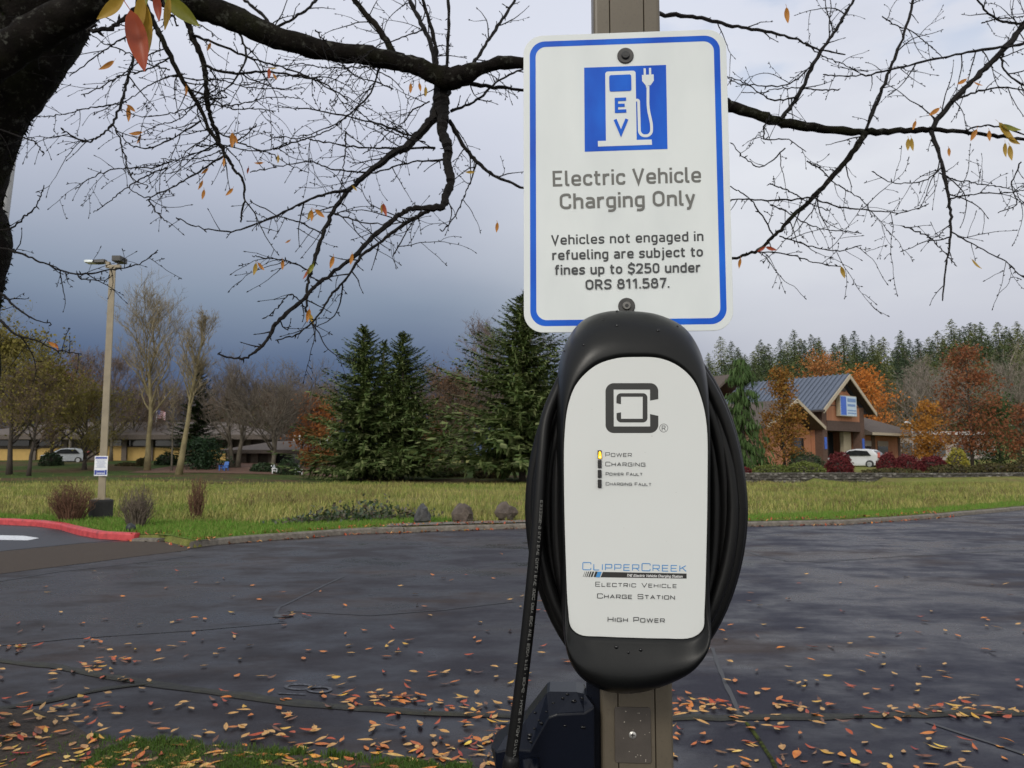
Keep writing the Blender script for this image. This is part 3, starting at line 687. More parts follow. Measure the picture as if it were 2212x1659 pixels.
T(bare_tree, 112, 74, 806, 'rusty brown thinly leaved tree left of the lamp post', 3.6, .18, 44, bark_dark, tw_brown, fast=.5, nb=34, r0=.2, leafmat=rust_l, nleaf=3600, leafsize=.22)
T(bare_tree, 150, 84, 764, 'pale rosy bare tree behind the rusty one left of the lamp post', 3.4, .3, 45, bark_far, tw_pink, fast=.75, nb=30, r0=.2, tw_r=.013)
T(bare_tree, 182, 68, 840, 'olive tinted bushy tree directly behind the lamp post', 3.3, .10, 46, bark_dark, tw_olive, fast=.45, nb=34, r0=.2, leafmat=olive_l, nleaf=1900, leafsize=.2)
T(bare_tree, 240, 86, 775, 'bare brown tree between the lamp post and the tall poplar', 4.0, .2, 47, bark_far, tw_pink, fast=.6, nb=34, r0=.2, tw_r=.013)
T(bare_tree, 285, 90, 860, 'low spreading bare brown tree behind the tall poplar', 4.5, .1, 48, bark_far, tw_brown, fast=.35, nb=36, r0=.2, tw_r=.014)
T(bare_tree, 60, 100, 800, 'bare brown tree rising behind the left end of the office', 5, .1, 40, bark_far, tw_brown, fast=.45, nb=36, r0=.2, tw_r=.014)
T(bare_tree, 968, 72, 812, 'reddish brown bare tree in the gap between the spruces', 3.2, .12, 49, bark_far, tw_brown, fast=.6, nb=36, r0=.2, tw_r=.013, leafmat=rust_l, nleaf=1800, leafsize=.2)
T(bare_tree, 1045, 74, 690, 'tall pale bare tree behind the very tall fir', 3.2, .3, 50, bark_far, tw_pink, fast=.8, nb=36, r0=.22, tw_r=.012)
T(bare_tree, 1145, 80, 612, 'tallest pale bare tree hidden behind the sign edge', 3.0, .3, 51, bark_far, tw_pink, fast=.9, nb=34, r0=.22, tw_r=.012)
flame = foliage('flame_leaves', [(.34, .12, .04), (.42, .17, .05), (.28, .10, .035), (.46, .22, .08)], .7, .2, .25)
ochre = foliage('ochre_leaves', [(.22, .11, .022), (.30, .15, .03), (.18, .11, .022), (.27, .10, .025), (.15, .12, .03)], .7, .2, .25)
rusty = foliage('russet_leaves', [(.20, .072, .034), (.26, .095, .042), (.15, .06, .032), (.22, .12, .05)], .7, .2, .25)
T(leafy_tree, 682, 76, 858, 'bright orange tree glowing behind the left side of the spruces', 2.3, 52, flame, c0=.1, n=80, per=50, size=.3)
T(leafy_tree, 905, 76, 905, 'orange tree seen through the right side of the spruces', 2.6, 53, rusty, c0=.1, n=50, per=50, size=.3)

for vx, Y, vt, sd, mt, lab in ((330, 104, 880, 201, tw_brown, 'hazy brown bare tree over the office roof behind the flag'), (430, 106, 872, 202, tw_grey, 'hazy grey bare tree over the office roof behind the dark conifer'), (535, 100, 862, 203, tw_brown, 'brown bare tree over the right end of the office roof'), (640, 108, 868, 204, tw_grey, 'grey bare tree behind the garden wing'), (730, 96, 880, 205, tw_brown, 'brown bare tree hidden behind the spruce trio'), (930, 95, 868, 206, tw_pink, 'rosy bare tree in the left of the gap between the spruces'), (1000, 98, 845, 207, tw_brown, 'brown bare tree in the right of the gap between the spruces'), (1070, 92, 850, 208, tw_brown, 'brown bare tree behind the trunk of the very tall fir'), (-20, 105, 850, 209, tw_brown, 'brown bare tree at the left edge beyond the office'), (195, 104, 850, 210, tw_pink, 'rosy bare tree over the office roof left of the lamp post')):
    T(bare_tree, vx, Y, vt, lab, 5.5, .06, sd, bark_far, mt, fast=.45, nb=44, r0=.2, tw_r=.018)
tw_pale = tw('twigs_pale', (.21, .18, .155))
# right side
weep = foliage('cedar_sprays', [(.028, .055, .014), (.045, .085, .022), (.07, .115, .035), (.035, .07, .02)], .7, .2)
def weeping(label, ft, H, Rr, seed):
    rg = random.Random(seed); root = thing('weeping_cedar', ft, 0, label, 'tree'); tr = MB(); cr = MB()
    tr.tube([(0, 0, -.1), (.1, 0, H*.5), (-.05, 0, H)], [.18, .11, .02], 7)
    for i in range(150):
        t = rg.random()**1.15; z = H*(.08+.92*t); a = rg.random()*6.28; L = Rr*((1-t)**.55*.8+.12)*rg.uniform(.5, 1.15); u = Vector((math.cos(a), math.sin(a), 0)); q = [Vector((0, 0, z)), Vector((0, 0, z))+u*L*.5+Vector((0, 0, .15*L)), Vector((0, 0, z))+u*L-Vector((0, 0, .25*L))]
        tr.tube(q, [.03, .02, .01], 3, False)
        for k in range(26):
            w = rg.uniform(.15, 1.05); p = q[0].lerp(q[2], w)+Vector((rg.gauss(0, .12), rg.gauss(0, .12), .3*L*w*(1-w))); ln = rg.uniform(.3, .85); e = Vector((rg.gauss(0, .18)+u.x*.2, rg.gauss(0, .18)+u.y*.2, -1)).normalized(); wd = Vector((rg.gauss(0, 1), rg.gauss(0, 1), 0)).normalized()*ln*.09
            cr.add([p-wd*.4, p+e*ln*.5-wd, p+e*ln, p+e*ln*.5+wd, p+wd*.4], [(0, 1, 2, 3, 4)])
    tr.build('trunk', bark_dark, root, fix=False); cr.build('crown', weep, root, fix=False); return root
T(weeping, 1605, 62, 775, 'weeping green cedar with hanging sprays right of the charging cable', 2.3, 61)
T(leafy_tree, 1694, 62, 800, 'slim ochre tree in front of the left wall of the brick building', 1.75, 62, ochre, c0=.13, n=90, per=60, size=.20, prof='column')
T(leafy_tree, 1783, 108, 766, 'orange tree whose top shows above the blue metal roof', 4.0, 63, foliage('amber_leaves', [(.34, .14, .045), (.40, .175, .06), (.26, .12, .04)], .7, .2, .25), c0=.2, n=80, per=50, size=.34)
T(leafy_tree, 1876, 104, 802, 'vivid orange tree behind the gable of the brick building', 4.0, 64, foliage('vivid_leaves', [(.46, .155, .03), (.52, .205, .045), (.38, .12, .028)], .7, .2, .25), c0=.1, n=90, per=55, size=.34)
T(leafy_tree, 1912, 112, 880, 'dull brown tree right of the vivid orange one', 3.6, 65, foliage('dun_leaves', [(.16, .10, .045), (.22, .13, .06)], .8, .1, .2), c0=.1, n=60, per=50, size=.34)
T(leafy_tree, 2008, 82, 872, 'golden orange tree beside the small parking light', 2.1, 66, foliage('gold_leaves', [(.36, .17, .03), (.44, .20, .035), (.30, .13, .03)], .7, .2, .25), c0=.08, n=70, per=55, size=.26)
T(leafy_tree, 2100, 70, 755, 'tall russet tree, highest broadleaf on the right', 2.5, 67, rusty, c0=.16, n=110, per=55, size=.24)
T(leafy_tree, 2160, 74, 866, 'dark green conical tree right of the russet one', 2.6, 68, foliage('green_leaves', [(.022, .045, .014), (.04, .075, .022), (.06, .09, .03)], .7), c0=.06, n=80, per=60, size=.24, prof='cone')
T(leafy_tree, 2218, 66, 880, 'small orange tree at the right edge', 1.7, 69, rusty, c0=.15, n=50, per=50, size=.22)
T(bare_tree, 1998, 128, 800, 'pale bare tree on the slope behind the small parking light', 6.5, .15, 70, bark_far, tw_pale, fast=.6, nb=22, r0=.3, tw_r=.02)
T(bare_tree, 2046, 135, 815, 'second pale bare tree on the slope, left of the russet tree', 6.5, .15, 71, bark_far, tw_pale, fast=.6, nb=22, r0=.3, tw_r=.02)
T(bare_tree, 2205, 120, 800, 'tall brownish bare tree at the right edge of the slope', 6.5, .15, 72, bark_far, tw_pale, fast=.6, nb=24, r0=.3, tw_r=.02)
T(bare_tree, 1955, 140, 860, 'low brown bare tree behind the right wing of the brick building', 6, .12, 73, bark_far, tw_brown, fast=.5, nb=22, r0=.25, tw_r=.02)
# shrubs along the terrace
def hedge(label, vx0, vx1, vtop, Y, mat, seed, name='clipped_shrub', size=.13, n=2600, cat='shrub', group=None):
    rg = random.Random(seed); f0 = at(vx0, 997, Y); f1 = at(vx1, 997, Y); cx = (f0.x+f1.x)/2; b = Vector((cx, Y, gz(cx, Y))); w = (f1.x-f0.x)/2; h = at(cx, vtop, Y).z-b.z; mb = MB()
    for i in range(n):
        d = Vector((rg.gauss(0, 1), rg.gauss(0, 1), abs(rg.gauss(0, 1)))).normalized(); k = rg.uniform(.72, 1.02)*(1+.16*noise.noise(Vector((d.x*2.5+seed, d.y*2.5, d.z*2.5))))
        leafcloud(mb, rg, (d.x*w*k, d.y*max(.8, w*.6)*k, d.z*h*k), 1, .03, .03, .03, size)
    core = MB(); core.blob((0, 0, h*.25), (w*.74, max(.8, w*.6)*.74, h*.55), 2, .1, 1.5, seed); 
    o = mb.build(name, mat, fix=False); o.location = b; core.build('branch_mass', bark_dark, o)
    return tag(o, label, cat, group)
hedge_g = foliage('hedge_leaves', [(.07, .09, .018), (.10, .125, .025), (.13, .15, .035)], .7)
hedge_d = foliage('laurel_leaves', [(.015, .035, .014), (.028, .05, .02), (.04, .065, .028)], .6)
crimson = foliage('crimson_leaves', [(.105, .018, .022), (.15, .026, .03), (.08, .016, .02), (.18, .045, .042)], .8, .15, .2)
hedge('olive-green clipped shrub on the wall terrace, left of two', 1617, 1720, 1004, 56.5, hedge_g, 1)
hedge('olive-green clipped shrub with rounded top beside the crimson bush', 1690, 1784, 999, 56, hedge_g, 2)
hedge('dark green hedge behind the rounded olive shrub', 1695, 1783, 976, 61, hedge_d, 3)
hedge('crimson bush left of the white car', 1782, 1843, 977, 57, crimson, 4, 'crimson_bush', .16, 2600)
hedge('crimson bush directly right of the white car', 1893, 1942, 980, 58, crimson, 5, 'crimson_bush', .16, 2000)
hedge('crimson bush in the middle of the right-hand row', 1930, 1990, 982, 58.5, crimson, 6, 'crimson_bush', .16, 2200)
hedge('dull crimson bush at the right end of the row', 1980, 2048, 984, 59, crimson, 7, 'crimson_bush', .16, 2200)
hedge('tiny red bush at the foot of the weeping cedar', 1601, 1620, 1010, 56, crimson, 8, 'red_bush', .14, 500)
yel = foliage('yellow_shrub_leaves', [(.22, .20, .03), (.32, .27, .04), (.15, .16, .03)], .7, .2, .2)
hedge('yellow-green shrub below the russet tree', 2045, 2090, 968, 66, yel, 9, 'yellow_shrub', .2, 900)
scrub = foliage('scrub_leaves', [(.05, .045, .02), (.08, .065, .03), (.045, .055, .02), (.10, .07, .035)], .9, .1)
for k, (a, b_, t, lab) in enumerate([(1860, 1990, 1012, 'low brown scrub on the wall right of the white car'), (2000, 2110, 1004, 'low brown scrub under the russet tree'), (2090, 2200, 1000, 'low brown scrub near the right end of the wall'), (2170, 2290, 990, 'tall yellowish scrub at the right edge of the meadow')]):
    hedge(lab, a, b_, t, 56.2+.4*k, scrub, 20+k, 'scrub_bush', .18, 1900)
for k, (a, b_, t, Y, lab) in enumerate([(84, 136, 974, 74, 'dark shrub before the left yellow wall panel'), (296, 322, 988, 74, 'dark brown shrub at the foot of the tall poplar'), (335, 385, 978, 76, 'dark rounded shrub between the poplars'), (250, 300, 1000, 74, 'brown scrub right of the lamp post sign'), (595, 650, 992, 66, 'dark rounded shrub between the white chairs'), (540, 600, 1000, 68, 'low green shrub left of the white chairs'), (1020, 1100, 1010, 62, 'scrub beneath the very tall fir'), (930, 1010, 1012, 64, 'scrub in the gap between the spruces')]):
    hedge(lab, a, b_, t, Y, [hedge_d, scrub, hedge_d, scrub, hedge_d, hedge_d, scrub, scrub][k], 30+k, 'garden_shrub', .2, 1300)

# wooded ridge: three firs, copied
def fir_mesh(seed, mats, H=22, Rr=5):
    rg = random.Random(seed); mb = MB(); mb.tube([(0, 0, -2), (0, 0, H*.5), (0, 0, H)], [.3, .2, .02], 5)
    for i in range(72):
        t = .10+.90*(i/71)**.9; 
        for j in range(int(10*(1-.35*t))):
            a = rg.random()*6.28; L = Rr*((1-t)**.74*rg.uniform(.55, 1.12)+.02); u = Vector((math.cos(a), math.sin(a), 0)); s = Vector((-u.y, u.x, 0)); z = H*t+rg.gauss(0, .15)
            for k in range(9 if t < .7 else 7):
                w = rg.uniform(.1, 1); p = Vector((0, 0, z))+u*L*w+Vector((0, 0, -.28*L*w)); e = (u*rg.uniform(.2, .9)+s*rg.gauss(0, .7)+Vector((0, 0, rg.uniform(-.6, .15)+.9*max(0, t-.7)))).normalized(); ln = rg.uniform(.5, 1.15)*(.36+.85*(1-t)**.8); wd = e.cross(Vector((rg.gauss(0, .5), rg.gauss(0, .5), 1))).normalized()*ln*.26
                mb.add([p-wd*.5, p+e*ln*.6-wd*.7, p+e*ln, p+e*ln*.6+wd*.7, p+wd*.5], [(0, 1, 2, 3, 4)], 1)
    o = mb.build('ridge_fir', mats, fix=False); return o
fir_mats = [foliage('fir_green', [(.070, .100, .042), (.10, .135, .056), (.145, .17, .080)], .8, .1), foliage('fir_olive', [(.13, .155, .056), (.18, .20, .072), (.24, .25, .10)], .8, .1), foliage('fir_bluegreen', [(.068, .10, .058), (.10, .138, .080)], .8, .1)]
protos = [fir_mesh(80+i, [bark_dark, fir_mats[i % 3]], 22, [9.6, 10.5, 8.6][i % 3]) for i in range(6)]
used = set(); rg = random.Random(9)
LABR = 'dark fir in the wooded ridge behind the brick building'; LABL = 'dark fir in the distant wood beyond the low office'
def put_fir(vx, Y, vtop, lab, grp):
    i = rg.choices(range(6), [3, 2, 2, 3, 2, 2])[0]; f = foot(vx, Y); s = hgt(vtop, Y, f)/22.0
    if s < .25: return
    if i not in used: o = protos[i]; used.add(i)
    else: o = protos[i].copy(); COL.objects.link(o)
    o.location = f; o.rotation_euler.z = rg.random()*6.28; k = s*rg.uniform(.85, 1.12); o.scale = (max(.75, k)*1.05, max(.75, k)*1.05, s); tag(o, lab, 'tree', grp)
for row, (Y, lift) in enumerate([(300, 0), (275, 12), (250, 30), (225, 52), (200, 78), (175, 100)]):
    vx = 1180
    while vx < 2640:
        sky_y = np.interp(vx, [1180, 1540, 1620, 1760, 1900, 2000, 2080, 2212, 2300], [790, 758, 745, 730, 732, 730, 708, 706, 700])
        vt = sky_y+lift+rg.gauss(0, 11 if row < 2 else 9)
        put_fir(vx+rg.gauss(0, 5), Y+rg.gauss(0, 6), vt, LABR, 'firs on the wooded ridge'); vx += rg.uniform(17, 30)*(250/Y)*(1 if 1540 < vx < 2290 else 1.7)
for row, (Y, y0) in enumerate([(330, 838), (300, 852), (270, 868), (240, 886)]):
    vx = 455
    while vx < 1000:
        if not (690 < vx < 930): put_fir(vx+rg.gauss(0, 5), Y+rg.gauss(0, 6), np.interp(vx, [455, 560, 660, 1000], [14, -4, 12, 22])+y0+rg.gauss(0, 9), LABL, 'firs in the distant wood')
        vx += rg.uniform(15, 28)
vx = 40
while vx < 460:
    put_fir(vx, 330+rg.gauss(0, 10), 885+rg.gauss(0, 6), LABL, 'firs in the distant wood'); vx += rg.uniform(20, 32)
for i in range(6):
    if i not in used: bpy.data.objects.remove(protos[i])
# ================================================================== BUILDINGS
brick = NT('orange_brick'); bt = brick.n('ShaderNodeTexBrick'); bt.inputs['Scale'].default_value = 4.0; bt.inputs['Mortar Size'].default_value = .012
bt.inputs['Color1'].default_value = (.40, .165, .085, 1); bt.inputs['Color2'].default_value = (.48, .22, .12, 1); bt.inputs['Mortar'].default_value = (.36, .27, .2, 1)
brick.l(brick.coord(), bt.inputs['Vector']); brick_o = brick.set(brick.mix(brick.rng(brick.noise(1.2), .3, .7, 0, .3), bt.outputs[0], (.22, .09, .05)), .85)
brick_b = simple('brown_brick', (.105, .060, .044), .85, .22, 5, .3, 30, .01)
band_b = simple('dark_brick_band', (.085, .055, .045), .85, .2, 5)
shingle = simple('brown_shingles', (.085, .066, .055), .9, .28, 7, .4, 26, .02)
shingle_g = simple('weathered_shingles', (.105, .085, .072), .9, .28, 7, .4, 26, .02)
metal_bl = simple('blue_metal_roof', (.125, .148, .195), .42, .08, 2, metal=.3)
fascia = simple('cream_fascia', (.42, .36, .27), .7, .1)
soffit = simple('dark_soffit', (.055, .042, .036), .8, .1)
glass = simple('dark_glass', (.012, .014, .016), .12, .2, spec=.6)
cream = simple('cream_render', (.36, .31, .22), .8, .1)
white_p = simple('white_paint', (.72, .73, .74), .45, .06)
shade_m = simple('window_shade', (.36, .31, .28), .8, .1)

# ---- brick building with the blue metal roof, local u = along the front, w = backwards, z = up
PSI = R(39); C0 = at(1779, 990, 75); C0.z = 1.05
B = thing('brick_building', C0, PSI, 'orange brick building with blue metal gable roof and a blue and white sign', 'building')
WF = 7.8; EH = 5.75; PK = 8.55; OV = .75
def part(mb, name, mat, parent=B, **k): return mb.build(name, mat, parent, **k)
w = MB()
w.box((.8, .05, 4.25), (WF-.8, .35, EH))                                   # over the opening
w.prism([(.8, EH), (WF-.8, EH), (WF/2, PK-.7)], .05, .35)
w.box((.05, .8, 0), (.35, 11, EH)); w.box((WF-.35, .8, 0), (WF-.05, 11, EH)); w.box((.4, 10.7, 0), (WF-.4, 11, EH))
part(w, 'wall', brick_o)
c = MB(); c.box((0, 0, 0), (.8, .8, EH)); part(c, 'corner_pier', brick_b); c = MB(); c.box((WF-.8, 0, 0), (WF, .8, EH)); part(c, 'corner_pier', brick_b)
c = MB(); c.box((.81, -.02, 3.35), (WF-.81, .04, 4.3)); c.box((.81, .04, 3.35), (WF-.81, .34, 3.36)); part(c, 'lintel_band', band_b)
c = MB(); c.box((.85, 2.0, 0), (WF-2.4, 2.1, 3.3)); g = part(c, 'glass_entrance', glass)
c = MB()
for x in (.85, 2.6, 4.3): c.box((x, 1.94, 0), (x+.09, 1.99, 3.3))
c.box((.96, 1.94, 2.2), (4.28, 1.985, 2.3)); c.build('door_frame', soffit, g)
c = MB(); c.box((WF-2.4, .9, 0), (WF-1.0, 1.3, 3.34)); part(c, 'porch_pillar', cream)
c = MB(); c.box((.85, .42, 3.37), (WF-.85, 2.1, 3.44)); part(c, 'porch_ceiling', soffit)
# roof: two thick slopes with seams
SL = (PK-EH)/(WF/2)
def slope(side):
    r = MB(); xe = -1.0 if side < 0 else WF+1.0; ze = EH-SL*1.0+.12; zp = PK+.12
    for a, b in ((0, .12),):
        vs = [(WF/2, -OV, zp), (WF/2, 11.6, zp), (xe, 11.6, ze), (xe, -OV, ze)]; vs += [(x, y, z+.14) for x, y, z in vs]
        r.add(vs, [(0, 1, 2, 3), (7, 6, 5, 4), (0, 3, 7, 4), (1, 5, 6, 2), (2, 6, 7, 3), (0, 4, 5, 1)])
    y = -OV+.1
    while y < 11.5:
        d = .055; a = Vector((WF/2, y, zp+.15)); b = Vector((xe, y, ze+.15)); r.add([a, b, b+Vector((0, d, 0)), a+Vector((0, d, 0)), a+Vector((0, 0, .12)), b+Vector((0, 0, .12)), b+Vector((0, d, .12)), a+Vector((0, d, .12))], [(4, 5, 6, 7), (0, 4, 7, 3), (1, 2, 6, 5), (0, 1, 5, 4), (3, 7, 6, 2)]); y += .52
    return part(r, 'roof_slope', metal_bl)
slope(-1); slope(1)
for sd_ in (-1, 1):
    f = MB(); xe = -1.02 if sd_ < 0 else WF+1.02; ze = EH-SL*1.02+.0; zp = PK
    f.prism([(WF/2, zp+.24), (WF/2, zp-.16), (xe, ze-.16), (xe, ze+.24)], -OV-.1, -OV-.01); part(f, 'barge_board', fascia)
f = MB(); f.prism([(WF/2, PK+.09), (-1.0, EH-SL+.09), (-1.0, EH-SL+.03), (WF/2, PK+.03)], -OV+.02, .04); f.prism([(WF/2, PK+.09), (WF/2, PK+.03), (WF+1.0, EH-SL+.03), (WF+1.0, EH-SL+.09)], -OV+.02, .04); part(f, 'eaves', soffit)
f = MB(); f.box((-1.1, -.9, EH-SL-.02), (-1.0, 11.4, EH-SL+.14)); part(f, 'gutter', soffit)
f = MB(); f.box((WF/2-.5, -.06, PK-1.35), (WF/2+.5, .03, PK-1.05)); part(f, 'gable_vent', soffit)
f = MB(); f.box((.82, 0.0, EH-.02), (WF-.82, .045, EH+.05)); part(f, 'brick_course', band_b)
f = MB(); f.box((-.02, 2.0, 4.2), (.06, 3.3, 5.5)); wdw = part(f, 'window', glass); f = MB()
for q in ((2.0, 2.06), (3.24, 3.3)): f.box((-.05, q[0], 4.2), (-.025, q[1], 5.5))
f.build('window_frame', soffit, wdw)
# illuminated style fascia sign (blurred lettering: bars stand where no letter can be read)
sign_w = simple('sign_face', (.50, .62, .74), .4, .05); sign_b = simple('sign_blue', (.045, .13, .55), .4, .1); sign_b2 = simple('sign_text_blue', (.16, .27, .52), .4, .1)
f = MB(); f.box((2.5, -.45, 4.75), (5.6, -.05, 6.75)); sg = part(f, 'sign', cream)
f = MB(); f.box((2.56, -.47, 4.81), (5.54, -.455, 6.69)); f.build('sign_face', sign_w, sg)
f = MB(); f.box((2.6, -.485, 4.86), (3.62, -.475, 6.64)); f.box((2.75, -.48, 5.9), (2.8, -.47, 6.4)); f.build('emblem', sign_b, sg)
f = MB()
for x0, x1, z0, z1 in ((3.85, 5.4, 6.15, 6.5), (3.85, 5.3, 5.72, 5.95), (3.85, 5.45, 5.28, 5.38), (3.85, 5.45, 5.02, 5.12)): f.box((x0, -.485, z0), (x1, -.475, z1))
f.build('lettering', sign_b2, sg)
for x, nm in ((.25, 0), (WF-.55, 1)): f = MB(); f.box((x, -.06, 1.6), (x+.36, -.012, 2.7)); part(f, 'blue_plaque', sign_b)
# right wing, set back, hipped
u0, u1, wy = WF+.06, 17.0, .9
f = MB(); f.box((u0, wy, 0), (u1, wy+.3, 3.1)); f.box((u1-.3, wy+.32, 0), (u1, 8.5, 3.1)); part(f, 'wall', brick_o)
for q0, q1 in ((u0+2.9, u0+3.7), (u1-.5, u1+.05)): f = MB(); f.box((q0, wy-.05, 0), (q1, wy-.01, 3.1)); part(f, 'pilaster', brick_b)
for a in (u0+.6, u0+4.2):
    f = MB(); f.box((a, wy-.04, .5), (a+2.2, wy-.01, 2.5)); wd = part(f, 'window', glass); f = MB(); f.box((a-.02, wy-.08, 2.0), (a+2.22, wy-.045, 2.55)); f.build('blind', shade_m, wd)
def hip(x0, x1, y0, y1, z0, z1, rx0, rx1, ry, th=.22):
    r = MB(); top = [(x0, y0, z0), (x1, y0, z0), (x1, y1, z0), (x0, y1, z0), (rx0, ry, z1), (rx1, ry, z1)]
    low = [(x, y, z0-th) for x, y, z in top[:4]]
    r.add(top+low, [(0, 1, 5, 4), (1, 2, 5), (2, 3, 4, 5), (3, 0, 4), (0, 6, 7, 1), (1, 7, 8, 2), (2, 8, 9, 3), (3, 9, 6, 0), (9, 8, 7, 6)]); return r
part(hip(u0+.02, u1+3.0, wy-1.6, 10.5, 3.3, 5.9, u0+.02, u0+3.2, 4.6), 'wing_roof', shingle)
f = MB(); f.box((u0+.1, wy-1.66, 3.06), (u1+3.0, wy-1.61, 3.32)); part(f, 'gutter', fascia)
# left wing: gable roofed, in front of the side wall
f = MB(); f.box((-8.5, 1.2, 0), (-.04, 1.5, 3.2)); f.prism([(-8.5, 3.2), (-.04, 3.2), (-4.5, 5.4)], 1.2, 1.5); f.box((-8.5, 1.52, 0), (-8.2, 10.5, 3.2)); part(f, 'wall', brick_o)
f = MB(); f.box((-3.4, 1.12, .6), (-1.4, 1.17, 2.6)); part(f, 'window', glass)
for sd_ in (-1, 1):
    f = MB(); xe = -9.4 if sd_ < 0 else -.04; ze = 3.5 if sd_ < 0 else 3.62; f.prism([(-4.6, 6.0), (-4.6, 5.75), (xe, ze-.22), (xe, ze)], -.3, 10.8); part(f, 'wing_roof', shingle)
    f = MB(); f.prism([(-4.6, 6.04), (-4.6, 5.7), (xe, ze-.28), (xe, ze+.04)], -.4, -.32); part(f, 'barge_board', fascia)

# ---- hall with brown gable and blue metal lean-to further left
p = at(1515, 997, 96); p.z = gz(p.x, 96)-.2
Hh = thing('brown_roofed_hall', p, R(30), 'brown roofed hall with blue metal lean-to, mostly hidden behind the weeping cedar', 'building')
f = MB(); f.box((0, 0, 0), (9, 8, 7)); part(f, 'wall', brick_o, Hh)
f = MB(); f.prism([(-.6, 7), (4.5, 10.8), (9.6, 7), (9.6, 7.3), (4.5, 11.2), (-.6, 7.3)], -.7, 8.7); part(f, 'roof', shingle, Hh)
f = MB(); f.add([(.5, -4, 4.4), (9.5, -4, 4.4), (9.5, -.05, 6.6), (.5, -.05, 6.6), (.5, -4, 4.1), (9.5, -4, 4.1), (9.5, -.05, 6.3), (.5, -.05, 6.3)], [(0, 1, 2, 3), (7, 6, 5, 4), (0, 4, 5, 1), (1, 5, 6, 2), (3, 2, 6, 7), (0, 3, 7, 4)]); part(f, 'lean_to_roof', metal_bl, Hh)
f = MB(); f.box((.8, -3.6, 0), (9.2, -3.3, 4.2)); part(f, 'lean_to_wall', brick_b, Hh)
# ---- pale low building on the far right
p = at(1930, 997, 118); p.z = gz(p.x, 118)-.5
Pb = thing('pale_building', p, R(10), 'low pale flat-roofed building behind the golden tree', 'building')
f = MB(); f.box((0, 0, 0), (17, 9, 4.4)); part(f, 'wall', simple('pale_wall', (.30, .26, .24), .8), Pb)
f = MB(); f.box((-.6, -.8, 4.4), (17.6, 9.6, 4.9)); part(f, 'roof', simple('pale_roof', (.42, .40, .40), .7), Pb)
for x in (1.5, 6, 10.5): f = MB(); f.box((x, -.06, 1.2), (x+2.6, -.01, 3.2)); part(f, 'window', glass, Pb)

# ---- low office with yellow panels, far left
yellow = simple('yellow_panel', (.50, .33, .105), .75, .08, 2); brown_w = simple('brown_cladding', (.085, .068, .056), .85, .2); post_g = simple('grey_wall', (.13, .105, .085), .85, .15)
YO = 88.0; A = at(-60, 997, YO); E_ = at(560, 997, YO); zb = 1.05
O = thing('low_office_building', (A.x, YO, zb), 0, 'long low brown-roofed office with yellow wall panels behind the trees', 'building')
L = E_.x-A.x; zy = lambda vy: at(CX, vy, YO).z-zb; ux = lambda vx: at(vx, 997, YO).x-A.x
f = MB(); f.box((0, .3, 0), (L, 14, zy(948))); part(f, 'wall', brown_w, O)
for a, b_, t, bt_ in ((-20, 70, 970, 997), (73, 130, 968, 996), (200, 262, 963, 1000), (266, 318, 966, 1000), (322, 398, 967, 1000), (404, 486, 968, 1000)):
    f = MB(); f.box((ux(a), .12, zy(bt_)), (ux(b_), .28, zy(t))); part(f, 'yellow_panel', yellow, O)
for a, b_ in ((-10, 60), (75, 130), (205, 260), (262, 315), (318, 395), (400, 455)):
    f = MB(); f.box((ux(a)+.1, .2, zy(963)), (ux(b_)-.1, .27, zy(950))); part(f, 'window', glass, O)
for a in (66, 133, 170, 196, 262, 319, 399, 490, 530): f = MB(); f.box((ux(a), -.1, -.3), (ux(a)+.55, .1, zy(948))); part(f, 'pillar', post_g, O)
part(hip(-1.5, L+1.5, -1.6, 16, zy(940), zy(905), 6, L-6, 7, .5), 'roof', shingle_g, O)
# lower wing towards the spruces
f0 = at(500, 997, 80); f1 = at(700, 997, 80); z2 = .75
O2 = thing('garden_wing', (f0.x, 80, z2), 0, 'lower brown-roofed office wing with dark opening beside the spruces', 'building')
L2 = f1.x-f0.x; zy2 = lambda vy: at(CX, vy, 80).z-z2; ux2 = lambda vx: at(vx, 997, 80).x-f0.x
f = MB(); f.box((0, .3, 0), (L2, 9, zy2(974))); part(f, 'wall', brown_w, O2)
f = MB(); f.box((ux2(588), .2, .2), (ux2(655), .29, zy2(976))); part(f, 'opening', glass, O2)
for a in (518, 543, 580): f = MB(); f.box((ux2(a), -.2, -.3), (ux2(a)+.7, .2, zy2(974))); part(f, 'pillar', post_g, O2)
part(hip(-.8, L2+.8, -1.3, 10, zy2(972), zy2(950), 3, L2-3, 5, .35), 'roof', shingle_g, O2)
p1 = at(634, 957, 92); f = MB(); f.box((0, 0, 0), (1.0, 1, 2.2)); f.box((2.6, 0, .1), (4.2, 1.2, 2.1)); f.box((-.5, -.4, -8.2), (6, 4, -.02)); o = f.build('pale_rooftop_block', white_p); o.location = (p1.x, 92, p1.z-1.3); tag(o, 'pair of small white roof units showing left of the orange tree', 'roof unit')

